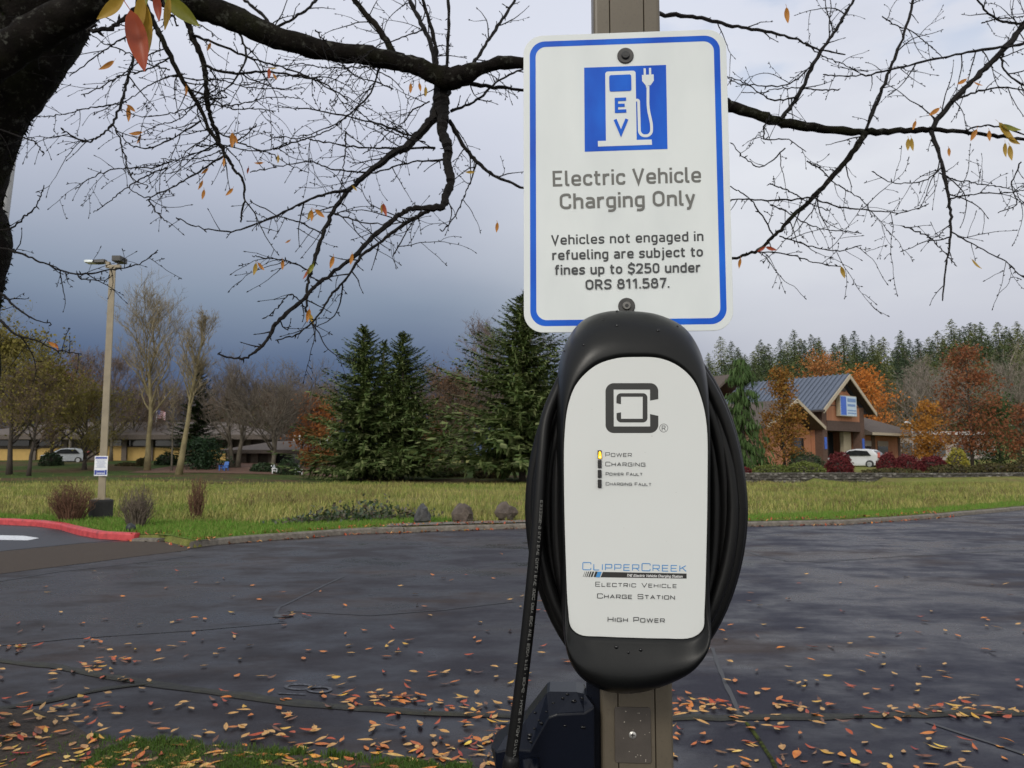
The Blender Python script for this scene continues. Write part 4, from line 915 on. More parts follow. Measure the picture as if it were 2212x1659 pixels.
# ================================================================== RETAINING WALL
drs = NT('dry_stone'); v = drs.n('ShaderNodeTexVoronoi'); v.inputs['Scale'].default_value = 3.2; mp_ = drs.n('ShaderNodeMapping'); mp_.inputs['Scale'].default_value = (1, 1, 2.0); drs.l(drs.coord(), mp_.inputs[0]); drs.l(mp_.outputs[0], v.inputs['Vector'])
sv = drs.n('ShaderNodeSeparateColor'); drs.l(v.outputs['Color'], sv.inputs[0]); cst = drs.ramp(sv.outputs[0], [(0, (.05, .045, .038)), (.5, (.11, .10, .088)), (1, (.24, .225, .205))])
drs.bump(v.outputs['Distance'], .8, -.05); dry = drs.set(drs.mix(drs.rng(v.outputs['Distance'], .25, .5, 0, .7), cst, (.03, .027, .02)), .9)
RW = MB(); rgw = random.Random(4)
pA = at(1585, 997, 53.5); pB = at(2300, 997, 55.0); LW = (pB-pA).length; DW = (pB-pA).normalized(); z = -.1
for c in range(5):
    dz = rgw.uniform(.14, .19); s_ = -rgw.random()*.3
    while s_ < LW:
        ln = rgw.uniform(.22, .62); a = pA+DW*max(0, s_); b = pA+DW*min(LW, s_+ln-.015); fr_ = rgw.uniform(.0, .13)-c*.02
        zb_ = gz(a.x, a.y-1.5)+z; RW.box((a.x, a.y-.18-fr_, zb_), (b.x, a.y+1.3, zb_+dz*rgw.uniform(.86, .99))); s_ += ln
    z += dz
tag(RW.build('retaining_wall', dry, bevel=.03), 'low dry-stone retaining wall along the far side of the meadow on the right', 'stone wall')

# ================================================================== CAR
def car(label, loc, rz, paint, name='white_hatchback'):
    root = thing(name, loc, rz, label, 'car')
    # side profile (x forward), lofted across the width
    prof = [(-2.02, .34), (-2.10, .62), (-2.06, .92), (-1.90, 1.08), (-1.66, 1.30), (-1.40, 1.47), (-.9, 1.545), (-.2, 1.55), (.35, 1.47), (.95, 1.16), (1.25, 1.02), (1.75, .90), (2.05, .72), (2.12, .45), (2.05, .25), (1.62, .20), (-1.6, .20)]
    ys = [(-.84, .90), (-.80, .985), (-.62, 1.0), (0, 1.0), (.62, 1.0), (.80, .985), (.84, .90)]
    b = MB(); vs = []
    for y, k in ys:
        for x, z in prof:
            zz_ = .2+(z-.2)*k if z > .2 else z; yy = y*(1-.20*max(0, (z-.95)/.6)); vs.append((x*(.985+.015*k), yy, zz_))
    m_ = len(prof); b.add(vs, [(i*m_+j, i*m_+(j+1) % m_, (i+1)*m_+(j+1) % m_, (i+1)*m_+j) for i in range(len(ys)-1) for j in range(m_)]+[tuple(range(m_-1, -1, -1)), tuple((len(ys)-1)*m_+j for j in range(m_))])
    body = b.build('body', paint, root, bevel=.05)
    for s in (-1, 1):
        g = MB(); poly = [(-1.42, 1.00), (-1.10, 1.37), (-.2, 1.44), (.34, 1.38), (.95, 1.00)]
        vs = [(x, s*(.845-.84*.20*max(0, (z-.95)/.6)+.012), z) for x, z in poly]; g.add(vs+[(x, y-s*.05, z) for x, y, z in vs], [(0, 1, 2, 3, 4), (9, 8, 7, 6, 5)]+[(i, i+5, (i+1) % 5+5, (i+1) % 5) for i in range(5)]); g.build('side_window', glass, root)
        g = MB(); g.box((-2.12, s*.80-.06, .80), (-1.93, s*.80+.06, 1.25)); g.build('tail_light', simple('tail_lens', (.45, .12, .10), .25), root, bevel=.03)
        g = MB(); g.box((1.80, s*.62-.16, .66), (2.09, s*.62+.16, .82)); g.build('headlight', simple('lamp_lens', (.6, .62, .64), .15), root, bevel=.04)
        g = MB(); g.box((.62, s*.90-.09, 1.02), (.82, s*.90+.09, 1.16)); g.build('mirror', paint, root, bevel=.03)
        for x in (-1.32, 1.32):
            t = MB(); t.tube([(x, s*.84-.11, .315), (x, s*.84-.09, .315), (x, s*.84+.09, .315), (x, s*.84+.11, .315)], [.27, .315, .315, .27], 22); wh = t.build('wheel', simple('tyre', (.02, .02, .02), .8), root)
            t = MB(); t.tube([(x, s*.955-.01, .315), (x, s*.955+.01, .315)], [.20, .19], 16); t.build('rim', simple('alloy', (.55, .56, .58), .3, metal=.6), wh)
    g = MB(); g.add([(-2.02, -.60, 1.02), (-2.02, .60, 1.02), (-1.60, .52, 1.40), (-1.60, -.52, 1.40), (-1.97, -.58, 1.0), (-1.97, .58, 1.0), (-1.55, .50, 1.38), (-1.55, -.50, 1.38)], [(0, 3, 2, 1), (4, 5, 6, 7), (0, 1, 5, 4), (1, 2, 6, 5), (2, 3, 7, 6), (3, 0, 4, 7)]); g.build('rear_window', glass, root)
    g = MB(); g.add([(.40, -.56, 1.47), (.40, .56, 1.47), (1.02, .64, 1.17), (1.02, -.64, 1.17), (.36, -.54, 1.44), (.36, .54, 1.44), (.97, .62, 1.13), (.97, -.62, 1.13)], [(0, 1, 2, 3), (7, 6, 5, 4), (0, 4, 5, 1), (1, 5, 6, 2), (2, 6, 7, 3), (3, 7, 4, 0)]); g.build('windscreen', glass, root)
    return root
paint_w = NT('white_car_paint').set((.55, .56, .57), .25, Specular_IOR_Level=.6)
pc = at(1852, 1011, 66); gzc = gz(pc.x, 66)
car('white rounded hatchback parked between the crimson bushes', (pc.x, 66, at(1852, 1011, 66).z), R(180-44), paint_w)
mb = MB(); zc_ = at(1852, 1011, 66).z; mb.box((pc.x-9, 63.3, -.5), (pc.x+12, 70, zc_-.004)); struct(mb.build('forecourt', gutter))
pc2 = at(140, 999, 83); car('pale car parked far left beneath the rusty tree', (pc2.x, 83, gz(pc2.x, 83)-.1), R(200), simple('silver_paint', (.30, .32, .34), .35), 'pale_car')

# garden chairs
def chair(vx, Y, mat, label, rz, name='garden_chair'):
    f0 = foot(vx, Y); root = thing(name, f0, rz, label, 'chair', 'garden chairs by the office'); root.scale = (.72, .72, .72)
    g = MB(); g.box((-.36, -.34, .34), (.36, .34, .42)); g.build('seat', mat, root, bevel=.03)
    g = MB(); g.add([(-.34, .30, .42), (.34, .30, .42), (.28, .52, 1.12), (-.28, .52, 1.12), (-.34, .36, .42), (.34, .36, .42), (.28, .58, 1.12), (-.28, .58, 1.12)], [(0, 1, 2, 3), (7, 6, 5, 4), (0, 4, 5, 1), (1, 5, 6, 2), (2, 6, 7, 3), (3, 7, 4, 0)]); g.build('backrest', mat, root)
    for sx in (-1, 1):
        g = MB(); g.box((sx*.40-.06, -.36, .62), (sx*.40+.06, .34, .68)); g.build('armrest', mat, root)
        for sy in (-.32, .28): g = MB(); g.box((sx*.36-.05, sy-.05, -.05), (sx*.36+.05, sy+.05, .62 if sy < 0 else .66)); g.build('leg', mat, root)
chair(652-8, 66, white_p, 'white garden chair at the foot of the spruces', R(30))
chair(598, 66, white_p, 'white garden chair left of the dark rounded shrub', R(70))
chair(484, 68, simple('blue_plastic', (.05, .14, .42), .5), 'blue garden chair beside the evergreen bush', R(-20))

# ================================================================== LAMP POSTS AND FLAG
steel = simple('tan_steel', (.27, .225, .155), .55, .12, 5); dark_s = simple('dark_steel', (.035, .033, .03), .5, .2)
Yl = gp(217, 1122, .1).y; ft = at(217, 1122, Yl); top = at(243.5, 577, Yl)
LPt = thing('lamp_post', (ft.x, Yl, .08), 0, 'tall square tan lamp post with two heads standing in a black concrete drum', 'lamp post')
dxl = top.x-ft.x; Hl = top.z-.08
def lx(z): return dxl*z/Hl
g = MB(); hw = .078
vs = [];
for z in (.3, Hl): k = hw*(1 if z < 1 else .86); vs += [(lx(z)-k, -k, z), (lx(z)+k, -k, z), (lx(z)+k, k, z), (lx(z)-k, k, z)]
Mz = Matrix.Rotation(R(20), 4, 'Z')
g.add([Vector((lx(v[2]), 0, v[2]))+Mz @ Vector((v[0]-lx(v[2]), v[1], 0)) for v in vs], [(0, 1, 5, 4), (1, 2, 6, 5), (2, 3, 7, 6), (3, 0, 4, 7), (4, 5, 6, 7)]); g.build('pole', steel, LPt)
g = MB(); g.tube([(0, 0, -.1), (0, 0, .46), (0, 0, .50)], [.27, .27, .255], 20); g.build('base', simple('black_concrete', (.02, .019, .018), .8, .4, 4, .5, 30), LPt, bevel=.01)
g = MB(); g.box((lx(.44)-.14, -.14, .50), (lx(.44)+.14, .14, .53)); g.build('base_plate', steel, LPt)
tx = lx(Hl)
g = MB(); g.box((tx-.16, -.05, Hl-.02), (tx+.20, .05, Hl+.05)); g.build('crossarm', steel, LPt)
g = MB(); g.box((tx-.15, -.04, Hl+.05), (tx-.07, .04, Hl+.13)); g.box((tx-.20, -.04, Hl+.09), (tx-.15, .04, Hl+.15)); g.build('arm_knuckle', steel, LPt)
g = MB(); g.add([(tx-.18, -.10, Hl+.10), (tx-.18, .10, Hl+.10), (tx-.18, .08, Hl+.19), (tx-.18, -.08, Hl+.19), (tx-.44, -.13, Hl+.09), (tx-.44, .13, Hl+.09), (tx-.44, .10, Hl+.17), (tx-.44, -.10, Hl+.17)], [(0, 3, 2, 1), (4, 5, 6, 7), (0, 1, 5, 4), (1, 2, 6, 5), (2, 3, 7, 6), (3, 0, 4, 7)]); hd = g.build('lamp_head', dark_s, LPt, bevel=.01)
g = MB(); g.box((tx-.66, -.13, Hl+.095), (tx-.445, .13, Hl+.155)); g.build('lamp_panel', simple('pale_lens', (.70, .75, .74), .2), hd, bevel=.01)
g = MB(); g.tube([(tx+.14, 0, Hl+.05), (tx+.14, 0, Hl+.14)], .035, 8); g.box((tx+.02, -.12, Hl+.13), (tx+.24, .25, Hl+.27)); g.build('lamp_head', dark_s, LPt, bevel=.02)
# notice on the pole
blue_n = simple('notice_blue', (.035, .06, .30), .5, .1); grey_n = simple('notice_print', (.38, .42, .56), .5, .1)
zs0, zs1 = at(223, 1028, Yl).z, at(223, 985, Yl).z; xs0 = at(209.5, 1006, Yl).x; xs1 = at(238, 1006, Yl).x
Sg = thing('notice_sign', ((xs0+xs1)/2, Yl-.125, zs0), 0, 'small white notice with blue bands fixed to the lamp post', 'sign'); ww = (xs1-xs0)/2; hh = zs1-zs0
g = MB(); g.box((-ww, 0, 0), (ww, .006, hh)); pl = g.build('sign_plate', white_p, Sg, bevel=.004)
for qx0, qx1, qz0, qz1 in ((-.88, .88, .86, .95), (-.92, -.62, .06, .30), (.62, .92, .06, .30), (-.55, .55, .07, .12), (-.58, .58, .16, .28)): g = MB(); g.box((ww*qx0, -.004, hh*qz0), (ww*qx1, -.002, hh*qz1)); g.build('sign_band', blue_n, Sg)
g = MB()
for k in range(7): z = hh*(.80-.062*k); g.box((-ww*(.78-.1*(k % 3)), -.004, z-hh*.016), (ww*(.80-.13*((k*2) % 3)), -.002, z+hh*.012))
g.build('lettering', grey_n, Sg)
# far-left pole by the cherry trunk
pb = at(-22, 760, 7.0); pt = at(30, 350, 7.0); d = (pt-pb)/(pt.z-pb.z); base = pb-d*(pb.z-0.0); g = MB()
g.tube([(0, 0, 0), tuple(d*3.0), tuple(d*7.5)], [.07, .065, .055], 14); o = g.build('shaft', simple('galvanised', (.33, .33, .32), .5, .1, 4), None, smooth=True)
rt = thing('grey_pole', (base.x-.055, 7.0, 0), 0, 'pale grey metal pole behind the mossy trunk at the left edge', 'pole'); o.parent = rt
g = MB(); g.tube([(0, 0, 0), (0, 0, .05)], .14, 14); g.build('base_plate', dark_s, rt)
# small curved parking light on the right
f0 = foot(1974, 84); q = thing('street_lamp', f0, 0, 'small white parking light with hooked top right of the brick building', 'street lamp'); hq = hgt(912, 84, f0)
g = MB(); g.tube([(0, 0, -.1), (0, 0, hq*.9), (-.12, 0, hq*.97), (-.4, 0, hq)], [.085, .06, .05, .045], 8); g.build('pole', white_p, q)
g = MB(); g.blob((-.55, 0, hq-.02), (.26, .16, .10), 2, 0); g.build('lamp_head', white_p, q)
# flag
f0 = foot(334, 96); q = thing('flagpole', f0, 0, 'white flagpole flying a striped flag over the office roof', 'flagpole'); zt = hgt(884, 96, f0); zb_ = hgt(908, 96, f0); fl_w = hgt(0, 96, f0)*0+ (at(355, 997, 96).x-at(336, 997, 96).x)
g = MB(); g.tube([(0, 0, 0), (0, 0, zt)], [.09, .06], 8); g.blob((0, 0, zt+.08), (.1, .1, .1), 1, 0); g.build('pole', white_p, q)
fr = simple('flag_red', (.42, .10, .12), .8, .1); fw = simple('flag_white', (.62, .58, .60), .8, .05); fb_ = simple('flag_blue', (.10, .11, .24), .8, .1)
g = MB(); fh = (zt-hgt(902, 96, f0)); NX = 12; NZ = 13
pv = lambda i, j: (.06+fl_w*i/NX, .12*math.sin(i*.9+j*.1), zt-.1-fh*j/NZ-.25*fh*(i/NX)**2)
for i in range(NX):
    for j in range(NZ): g.add([pv(i, j), pv(i+1, j), pv(i+1, j+1), pv(i, j+1)], [(0, 1, 2, 3)], 2 if i < 5 and j < 7 else (0 if j % 2 == 0 else 1))
g.build('flag', [fr, fw, fb_], q)
# ================================================================== THE CHARGING POST
ROOT = Vector((.1835, 1.252, 0)); YAW = R(-4)
Rz = Matrix.Rotation(YAW, 3, 'Z'); RzI = Rz.inverted()
def LP(vx, vy, yl):
    """pixel ray meets the post's own plane y = yl; returns that frame's (x, z)"""
    o = RzI @ (CAMP-ROOT); d = RzI @ ray(vx, vy); t = (yl-o.y)/d.y; p = o+d*t; return p.x, p.z
def fillet(pts, closed=False, k=6):
    """pts = (x, y[, r]); rounds corners"""
    out = []; n = len(pts)
    for i, p in enumerate(pts):
        r = p[2] if len(p) > 2 else 0
        if r == 0 or (not closed and i in (0, n-1)): out.append((p[0], p[1])); continue
        a = Vector(pts[i-1][:2]); b = Vector(p[:2]); c = Vector(pts[(i+1) % n][:2]); da = a-b; dc = c-b
        r1 = min(r, da.length*.499, dc.length*.499); p0 = b+da.normalized()*r1; p2 = b+dc.normalized()*r1
        for j in range(k+1):
            t = j/k; w_ = .7071; q = (p0*(1-t)**2+b*(2*w_*t*(1-t))+p2*t*t)/((1-t)**2+2*w_*t*(1-t)+t*t); out.append((q.x, q.y))
    return out
def ribbon(pts, hw, closed=False):
    """constant width stroke with mitred joints: quads"""
    q = [Vector(pts[0])]
    for p in pts[1:]:
        if (Vector(p)-q[-1]).length > 1e-5: q.append(Vector(p))
    if closed and (q[0]-q[-1]).length < 1e-5: q.pop()
    n = len(q); L_ = []; Rr_ = []
    for i in range(n):
        a = q[i-1] if (i > 0 or closed) else None; c = q[(i+1) % n] if (i < n-1 or closed) else None
        d1 = (q[i]-a).normalized() if a is not None else None; d2 = (c-q[i]).normalized() if c is not None else None
        d1 = d1 if d1 is not None else d2; d2 = d2 if d2 is not None else d1
        nn = Vector((-(d1+d2).y, (d1+d2).x))
        nn = nn.normalized() if nn.length > 1e-6 else Vector((-d1.y, d1.x)); cs = max(.35, nn.dot(Vector((-d1.y, d1.x)))); L_.append(q[i]+nn*(hw/cs)); Rr_.append(q[i]-nn*(hw/cs))
    return [(L_[i], L_[(i+1) % n], Rr_[(i+1) % n], Rr_[i]) for i in range(n if closed else n-1)]
class Print:
    """flat printing laid on a plate: every stroke a hair above the last so none coincide"""
    def __init__(s, tov, yl, eps=.00004): s.tov = tov; s.yl = yl; s.eps = eps; s.mb = MB(); s.k = 0
    def P(s, x, y):
        a, b = LP(*s.tov(x, y), s.yl-s.eps*s.k); return (a, s.yl-s.eps*s.k, b)
    def poly(s, pts): s.k += 1; s.mb.add([s.P(*p) for p in pts], [tuple(range(len(pts)))]); return s
    def stroke(s, pts, hw, closed=False):
        s.k += 1
        for q in ribbon(pts, hw, closed): s.mb.add([s.P(*p) for p in q], [(0, 1, 2, 3)])
        return s
    def text(s, font, txt, p0, p1, cap, st, small=None, shear=0, gap=.1, sp_w=.32):
        s.k0 = s.k; items = []; x = 0
        for ch in txt:
            sc = 1.0
            if ch == ' ': x += sp_w; continue
            g = ch
            if small and ch.islower(): sc = small; g = ch.upper()
            adv, strokes = font[g]; items.append((x, sc, strokes)); x += (adv)*sc+gap
        tot = x-gap; p0 = Vector(p0); p1 = Vector(p1); ex = (p1-p0)/tot; ey = Vector((ex.y, -ex.x)).normalized()*cap
        for i, (x0, sc, strokes) in enumerate(items):
            for j, (pts, closed) in enumerate(strokes):
                s.k = s.k0+1+(i % 2)*5+j
                f = fillet(pts, closed); out = [p0+ex*(x0+sc*px+shear*sc*py)+ey*(sc*py) for px, py in f]
                for q in ribbon([tuple(o) for o in out], st, closed): s.mb.add([s.P(*p) for p in q], [(0, 1, 2, 3)])
        s.k = s.k0+11; return s
    def build(s, name, mat, parent): return s.mb.build(name, mat, parent, fix=False)

def o_(x0, y0, x1, y1, r): return ([(x0, y0, r), (x1, y0, r), (x1, y1, r), (x0, y1, r)], True)
def l_(*p): return (list(p), False)
DIN = {
 'E': (.58, [l_((.54, .93), (.07, .93), (.07, .07), (.54, .07)), l_((.14, .5), (.47, .5))]),
 'V': (.66, [l_((.05, 1), (.33, .06), (.61, 1))]),
 'C': (.62, [l_((.55, .70), (.55, .93, .24), (.07, .93, .24), (.07, .07, .24), (.55, .07, .24), (.55, .30))]),
 'O': (.66, [o_(.07, .07, .58, .93, .27)]),
 'R': (.64, [l_((.07, 0), (.07, .93), (.54, .93, .22), (.54, .45, .22), (.14, .45)), l_((.33, .40), (.59, 0))]),
 'S': (.60, [l_((.53, .74), (.53, .93, .2), (.07, .93, .22), (.07, .51, .22), (.53, .51, .22), (.53, .07, .22), (.06, .07, .2), (.06, .24))]),
 'T': (.6, [l_((0, .93), (.6, .93)), l_((.3, .86), (.3, 0))]), 'H': (.62, [l_((.07, 0), (.07, 1)), l_((.55, 0), (.55, 1)), l_((.14, .5), (.48, .5))]),
 'l': (.24, [l_((.07, 1), (.07, .07, .12), (.24, .07))]),
 'e': (.55, [l_((.07, .35), (.48, .35), (.48, .66, .2), (.07, .66, .2), (.07, .07, .2), (.46, .07, .12), (.48, .17))]),
 'c': (.50, [l_((.45, .50), (.45, .66, .2), (.07, .66, .2), (.07, .07, .2), (.45, .07, .2), (.45, .23))]),
 't': (.38, [l_((.14, .92), (.14, .07, .13), (.36, .07)), l_((.0, .66), (.07, .66)), l_((.21, .66), (.36, .66))]),
 'r': (.38, [l_((.07, 0), (.07, .73)), l_((.14, .52), (.16, .66, .12), (.38, .66))]),
 'i': (.14, [l_((.07, 0), (.07, .73)), l_((.07, .86), (.07, 1))]),
 'h': (.54, [l_((.07, 0), (.07, 1)), l_((.14, .56), (.18, .66, .06), (.47, .66, .2), (.47, 0))]),
 'n': (.54, [l_((.07, 0), (.07, .73)), l_((.14, .56), (.18, .66, .06), (.47, .66, .2), (.47, 0))]),
 'a': (.52, [l_((.09, .60), (.12, .66, .06), (.45, .66, .18), (.45, 0)), l_((.38, .38), (.07, .38, .16), (.07, .07, .16), (.34, .07, .1), (.38, .13))]),
 'g': (.53, [l_((.46, .73), (.46, -.2, .18), (.10, -.2)), l_((.39, .66), (.07, .66, .2), (.07, .07, .2), (.39, .07))]),
 'y': (.50, [l_((.04, .73), (.25, .08)), l_((.46, .73), (.20, -.2, .1), (.06, -.2))]),
 's': (.48, [l_((.42, .53), (.42, .66, .14), (.07, .66, .15), (.07, .37, .15), (.42, .37, .15), (.42, .07, .15), (.05, .07, .14), (.05, .20))]),
 'o': (.56, [o_(.07, .07, .48, .66, .2)]),
 'd': (.54, [l_((.47, 1), (.47, 0)), l_((.40, .66), (.07, .66, .2), (.07, .07, .2), (.40, .07))]),
 'b': (.54, [l_((.07, 1), (.07, 0)), l_((.14, .66), (.47, .66, .2), (.47, .07, .2), (.14, .07))]),
 'p': (.54, [l_((.07, .73), (.07, -.25)), l_((.14, .66), (.47, .66, .2), (.47, .07, .2), (.14, .07))]),
 'f': (.36, [l_((.13, 0), (.13, .93, .15), (.36, .93)), l_((0, .66), (.06, .66)), l_((.20, .66), (.34, .66))]),
 'u': (.54, [l_((.07, .73), (.07, .07, .2), (.36, .07, .06), (.40, .17)), l_((.47, .73), (.47, 0))]),
 'j': (.22, [l_((.14, .73), (.14, -.2, .12), (0, -.2)), l_((.14, .86), (.14, 1))]),
 '2': (.58, [l_((.07, .72), (.07, .93, .2), (.51, .93, .2), (.51, .58, .18), (.08, .07), (.56, .07))]),
 '5': (.58, [l_((.51, .93), (.10, .93), (.09, .57), (.52, .58, .2), (.52, .07, .2), (.06, .07, .2), (.06, .22))]),
 '0': (.58, [o_(.07, .07, .51, .93, .22)]),
 '8': (.58, [o_(.10, .53, .49, .93, .18), l_((.10, .46), (.06, .44, .1), (.06, .07, .18), (.53, .07, .18), (.53, .44, .1), (.47, .46))]),
 '1': (.42, [l_((.03, .74), (.29, .96)), l_((.29, 1), (.29, 0))]),
 '7': (.54, [l_((.03, .93), (.50, .93), (.20, 0))]),
 '.': (.15, [l_((.075, 0), (.075, .15))]),
 '/': (.4, [l_((0, -.05), (.4, 1.05))]), '(': (.25, [l_((.2, 1.05), (.05, .8, .2), (.05, .2, .2), (.2, -.05))]), ')': (.25, [l_((.05, 1.05), (.2, .8, .2), (.2, .2, .2), (.05, -.05))]), '-': (.4, [l_((0, .45), (.4, .45))]),
}
DIN['$'] = (.60, DIN['S'][1]+[l_((.3, 1.0), (.3, 1.14)), l_((.3, 0), (.3, -.14))])
SQ = {
 'A': (1.0, [l_((0, 0), (.5, 1), (1, 0)), l_((.24, .33), (.76, .33))]), 'C': (.95, [l_((.95, .74), (.95, 1, .12), (0, 1, .12), (0, 0, .12), (.95, 0, .12), (.95, .26))]),
 'E': (.85, [l_((.85, 1), (0, 1), (0, 0), (.85, 0)), l_((.05, .5), (.78, .5))]), 'F': (.8, [l_((.8, 1), (0, 1), (0, 0)), l_((.05, .5), (.72, .5))]),
 'G': (.98, [l_((.95, .78), (.95, 1, .12), (0, 1, .12), (0, 0, .12), (.98, 0), (.98, .48), (.52, .48))]), 'H': (.95, [l_((0, 0), (0, 1)), l_((.95, 0), (.95, 1)), l_((.05, .5), (.90, .5))]),
 'I': (.06, [l_((.03, 0), (.03, 1))]), 'K': (.92, [l_((0, 0), (0, 1)), l_((.88, 1), (.08, .46)), l_((.36, .62), (.94, 0))]), 'L': (.8, [l_((0, 1), (0, 0), (.8, 0))]),
 'N': (.98, [l_((0, 0), (0, 1), (.95, 0), (.95, 1))]), 'O': (1.0, [o_(0, 0, 1.0, 1, .12)]), 'P': (.92, [l_((0, 0), (0, 1), (.92, 1, .12), (.92, .38, .12), (.05, .38))]),
 'R': (.95, [l_((0, 0), (0, 1), (.92, 1, .12), (.92, .40, .12), (.05, .40)), l_((.55, .36), (.95, 0))]), 'S': (.95, [l_((.93, .78), (.93, 1, .1), (0, 1, .1), (0, .52, .1), (.95, .50, .1), (.95, 0, .1), (0, 0, .1), (0, .22))]),
 'T': (.9, [l_((0, 1), (.9, 1)), l_((.45, .95), (.45, 0))]), 'U': (.95, [l_((0, 1), (0, 0, .12), (.95, 0, .12), (.95, 1))]), 'V': (1.0, [l_((0, 1), (.5, 0), (1, 1))]),
 'W': (1.4, [l_((0, 1), (.33, 0), (.70, 1), (1.07, 0), (1.4, 1))]), 'D': (.95, [o_(0, 0, .95, 1, .2)]), 'Y': (.9, [l_((0, 1), (.45, .5), (.9, 1)), l_((.45, .45), (.45, 0))]), 'M': (1.1, [l_((0, 0), (0, 1), (.55, .3), (1.1, 1), (1.1, 0))]),
 '0': (.8, [o_(0, 0, .8, 1, .15)]), '1': (.2, [l_((0, .8), (.2, 1), (.2, 0))]), '2': (.8, [l_((0, 1), (.8, 1), (.8, .5), (0, .5), (0, 0), (.8, 0))]), '3': (.8, [l_((0, 1), (.8, 1), (.8, 0), (0, 0)), l_((.2, .5), (.75, .5))]),
 '5': (.8, [l_((.8, 1), (0, 1), (0, .5), (.8, .5), (.8, 0), (0, 0))]), '6': (.8, [l_((.8, 1), (0, 1), (0, 0), (.8, 0), (.8, .5), (.05, .5))]), '9': (.8, [l_((.75, .5), (0, .5), (0, 1), (.8, 1), (.8, 0), (0, 0))]), '7': (.8, [l_((0, 1), (.8, 1), (.3, 0))]),
 '(': (.3, [l_((.3, 1.1), (0, .8), (0, .2), (.3, -.1))]), ')': (.3, [l_((0, 1.1), (.3, .8), (.3, .2), (0, -.1))]), '-': (.5, [l_((0, .5), (.5, .5))]), '/': (.6, [l_((0, 0), (.6, 1))]), '8': (.8, [o_(0, 0, .8, 1, .1), l_((.05, .5), (.75, .5))]),
}
# ---------------------------------------------------------------- post
bronze = NT('bronze_paint'); f = bronze.noise(7, 5, .6); s_ = bronze.noise(240, 2, .5)
bz = bronze.ramp(f, [(.3, (.092, .076, .054)), (.7, (.120, .100, .072))]); bronze.bump(s_, .12, .001)
bronze_m = bronze.set(bronze.mix(bronze.rng(s_, .62, .72, 0, .35), bz, (.06, .05, .04)), .42, Specular_IOR_Level=.4)
bronze_d = simple('bronze_cover', (.062, .052, .044), .5, .16, 30, .15, 200, .001)
PO = thing('sign_post', ROOT, YAW, 'square bronze-brown metal post carrying the sign and the charger', 'post')
hw = .052
sec = fillet([(-hw, -hw, .006), (-.0275, -hw), (-.0265, -hw+.004), (-.0255, -hw), (.0255, -hw), (.0265, -hw+.004), (.0275, -hw), (hw, -hw, .006), (hw, hw, .006), (-hw, hw, .006)], True, 3)
g = MB(); n = len(sec); vs = [(x, y, 0) for x, y in sec]+[(x, y, 3.4) for x, y in sec]; g.add(vs, [(i, (i+1) % n, n+(i+1) % n, n+i) for i in range(n)]+[tuple(range(n-1, -1, -1)), tuple(range(n, 2*n))])
g.build('shaft', bronze_m, PO)
g = MB(); g.box((-.12, -.12, 0), (.12, .12, .012)); g.build('base_plate', bronze_m, PO, bevel=.002)
h7 = lambda x, y: (1036.9+.20835*x, 1324.9+.20835*y)
a = LP(*h7(1392, 966), -hw); b = LP(*h7(1776, 1552), -hw)
g = MB(); g.prism(fillet([(a[0], b[1], .004), (b[0], b[1], .004), (b[0], a[1], .004), (a[0], a[1], .004)], True), -hw-.0028, -hw+.001); cv = g.build('cover_plate', bronze_d, PO, bevel=.0008)
c_ = LP(*h7(1582, 1262), -hw-.003); g = MB(); g.tube([(c_[0], -hw-.0026, c_[1]), (c_[0], -hw-.0040, c_[1]), (c_[0], -hw-.0050, c_[1])], [.0055, .0052, .003], 16); sc = g.build('screw', simple('zinc', (.40, .39, .37), .35, .2, 200, metal=.7), cv)
g = MB()
for x0, x1, z0, z1 in ((-.0026, .0026, -.0006, .0006), (-.0006, .0006, -.0026, .0026)): g.box((c_[0]+x0, -hw-.0053-(.0001 if x1 > .001 else 0), c_[1]+z0), (c_[0]+x1, -hw-.0048, c_[1]+z1))
g.build('screw_slot', simple('slot_black', (.02, .02, .02), .7), sc)
rgp = random.Random(3); g = MB()
for i in range(16):
    x, y = h7(rgp.uniform(1400, 1770), rgp.uniform(1000, 1540)); p = LP(x, y, -hw-.003); r = rgp.uniform(.0004, .0011); g.blob((p[0], -hw-.0030, p[1]), (r, .0003, r*rgp.uniform(.5, 1)), 1, .2, 1, i)
g.build('paint_speck', simple('pale_specks', (.42, .38, .32), .7), cv)

# ---------------------------------------------------------------- sign
YS = -.0605
SN = thing('charging_sign', ROOT+Rz @ Vector((0, YS, 0)), YAW, 'white blue-bordered electric vehicle charging sign bolted to the post', 'sign')
ys = YS
def lp_s(x, y): return LP(x, y, ys)
xl = (LP(1131, 250, ys)[0]+LP(1131.5, 560, ys)[0])/2; xr_ = (LP(1573, 250, ys)[0]+LP(1581, 560, ys)[0])/2
zt_ = (LP(1200, 74, ys)[1]+LP(1500, 66.5, ys)[1])/2; zb2 = (LP(1180, 719, ys)[1]+LP(1530, 714, ys)[1])/2
sign_white = NT('reflective_white'); f = sign_white.noise(9, 4, .5, stretch=(1.6, 1, .7))
sign_white_m = sign_white.set(sign_white.ramp(f, [(.35, (.60, .632, .628)), (.65, (.65, .68, .672))]), .30, Specular_IOR_Level=.45)
sb = NT('reflective_blue'); f = sb.noise(9, 4, .5, stretch=(1.6, 1, .7)); sign_blue_m = sb.set(sb.ramp(f, [(.35, (.001, .065, .46)), (.68, (.004, .125, .62))]), .34, Specular_IOR_Level=.22)  # cloud reflections are put into the blue as lighter and darker blotches
alu = simple('aluminium_edge', (.5, .5, .5), .4, .1, metal=.8)
print_grey = simple('print_grey', (.125, .125, .115), .6, .08); print_dark = simple('print_dark', (.038, .040, .042), .6, .1)
def rrect(x0, x1, z0, z1, r): return fillet([(x0, z0, r), (x1, z0, r), (x1, z1, r), (x0, z1, r)], True, 10)
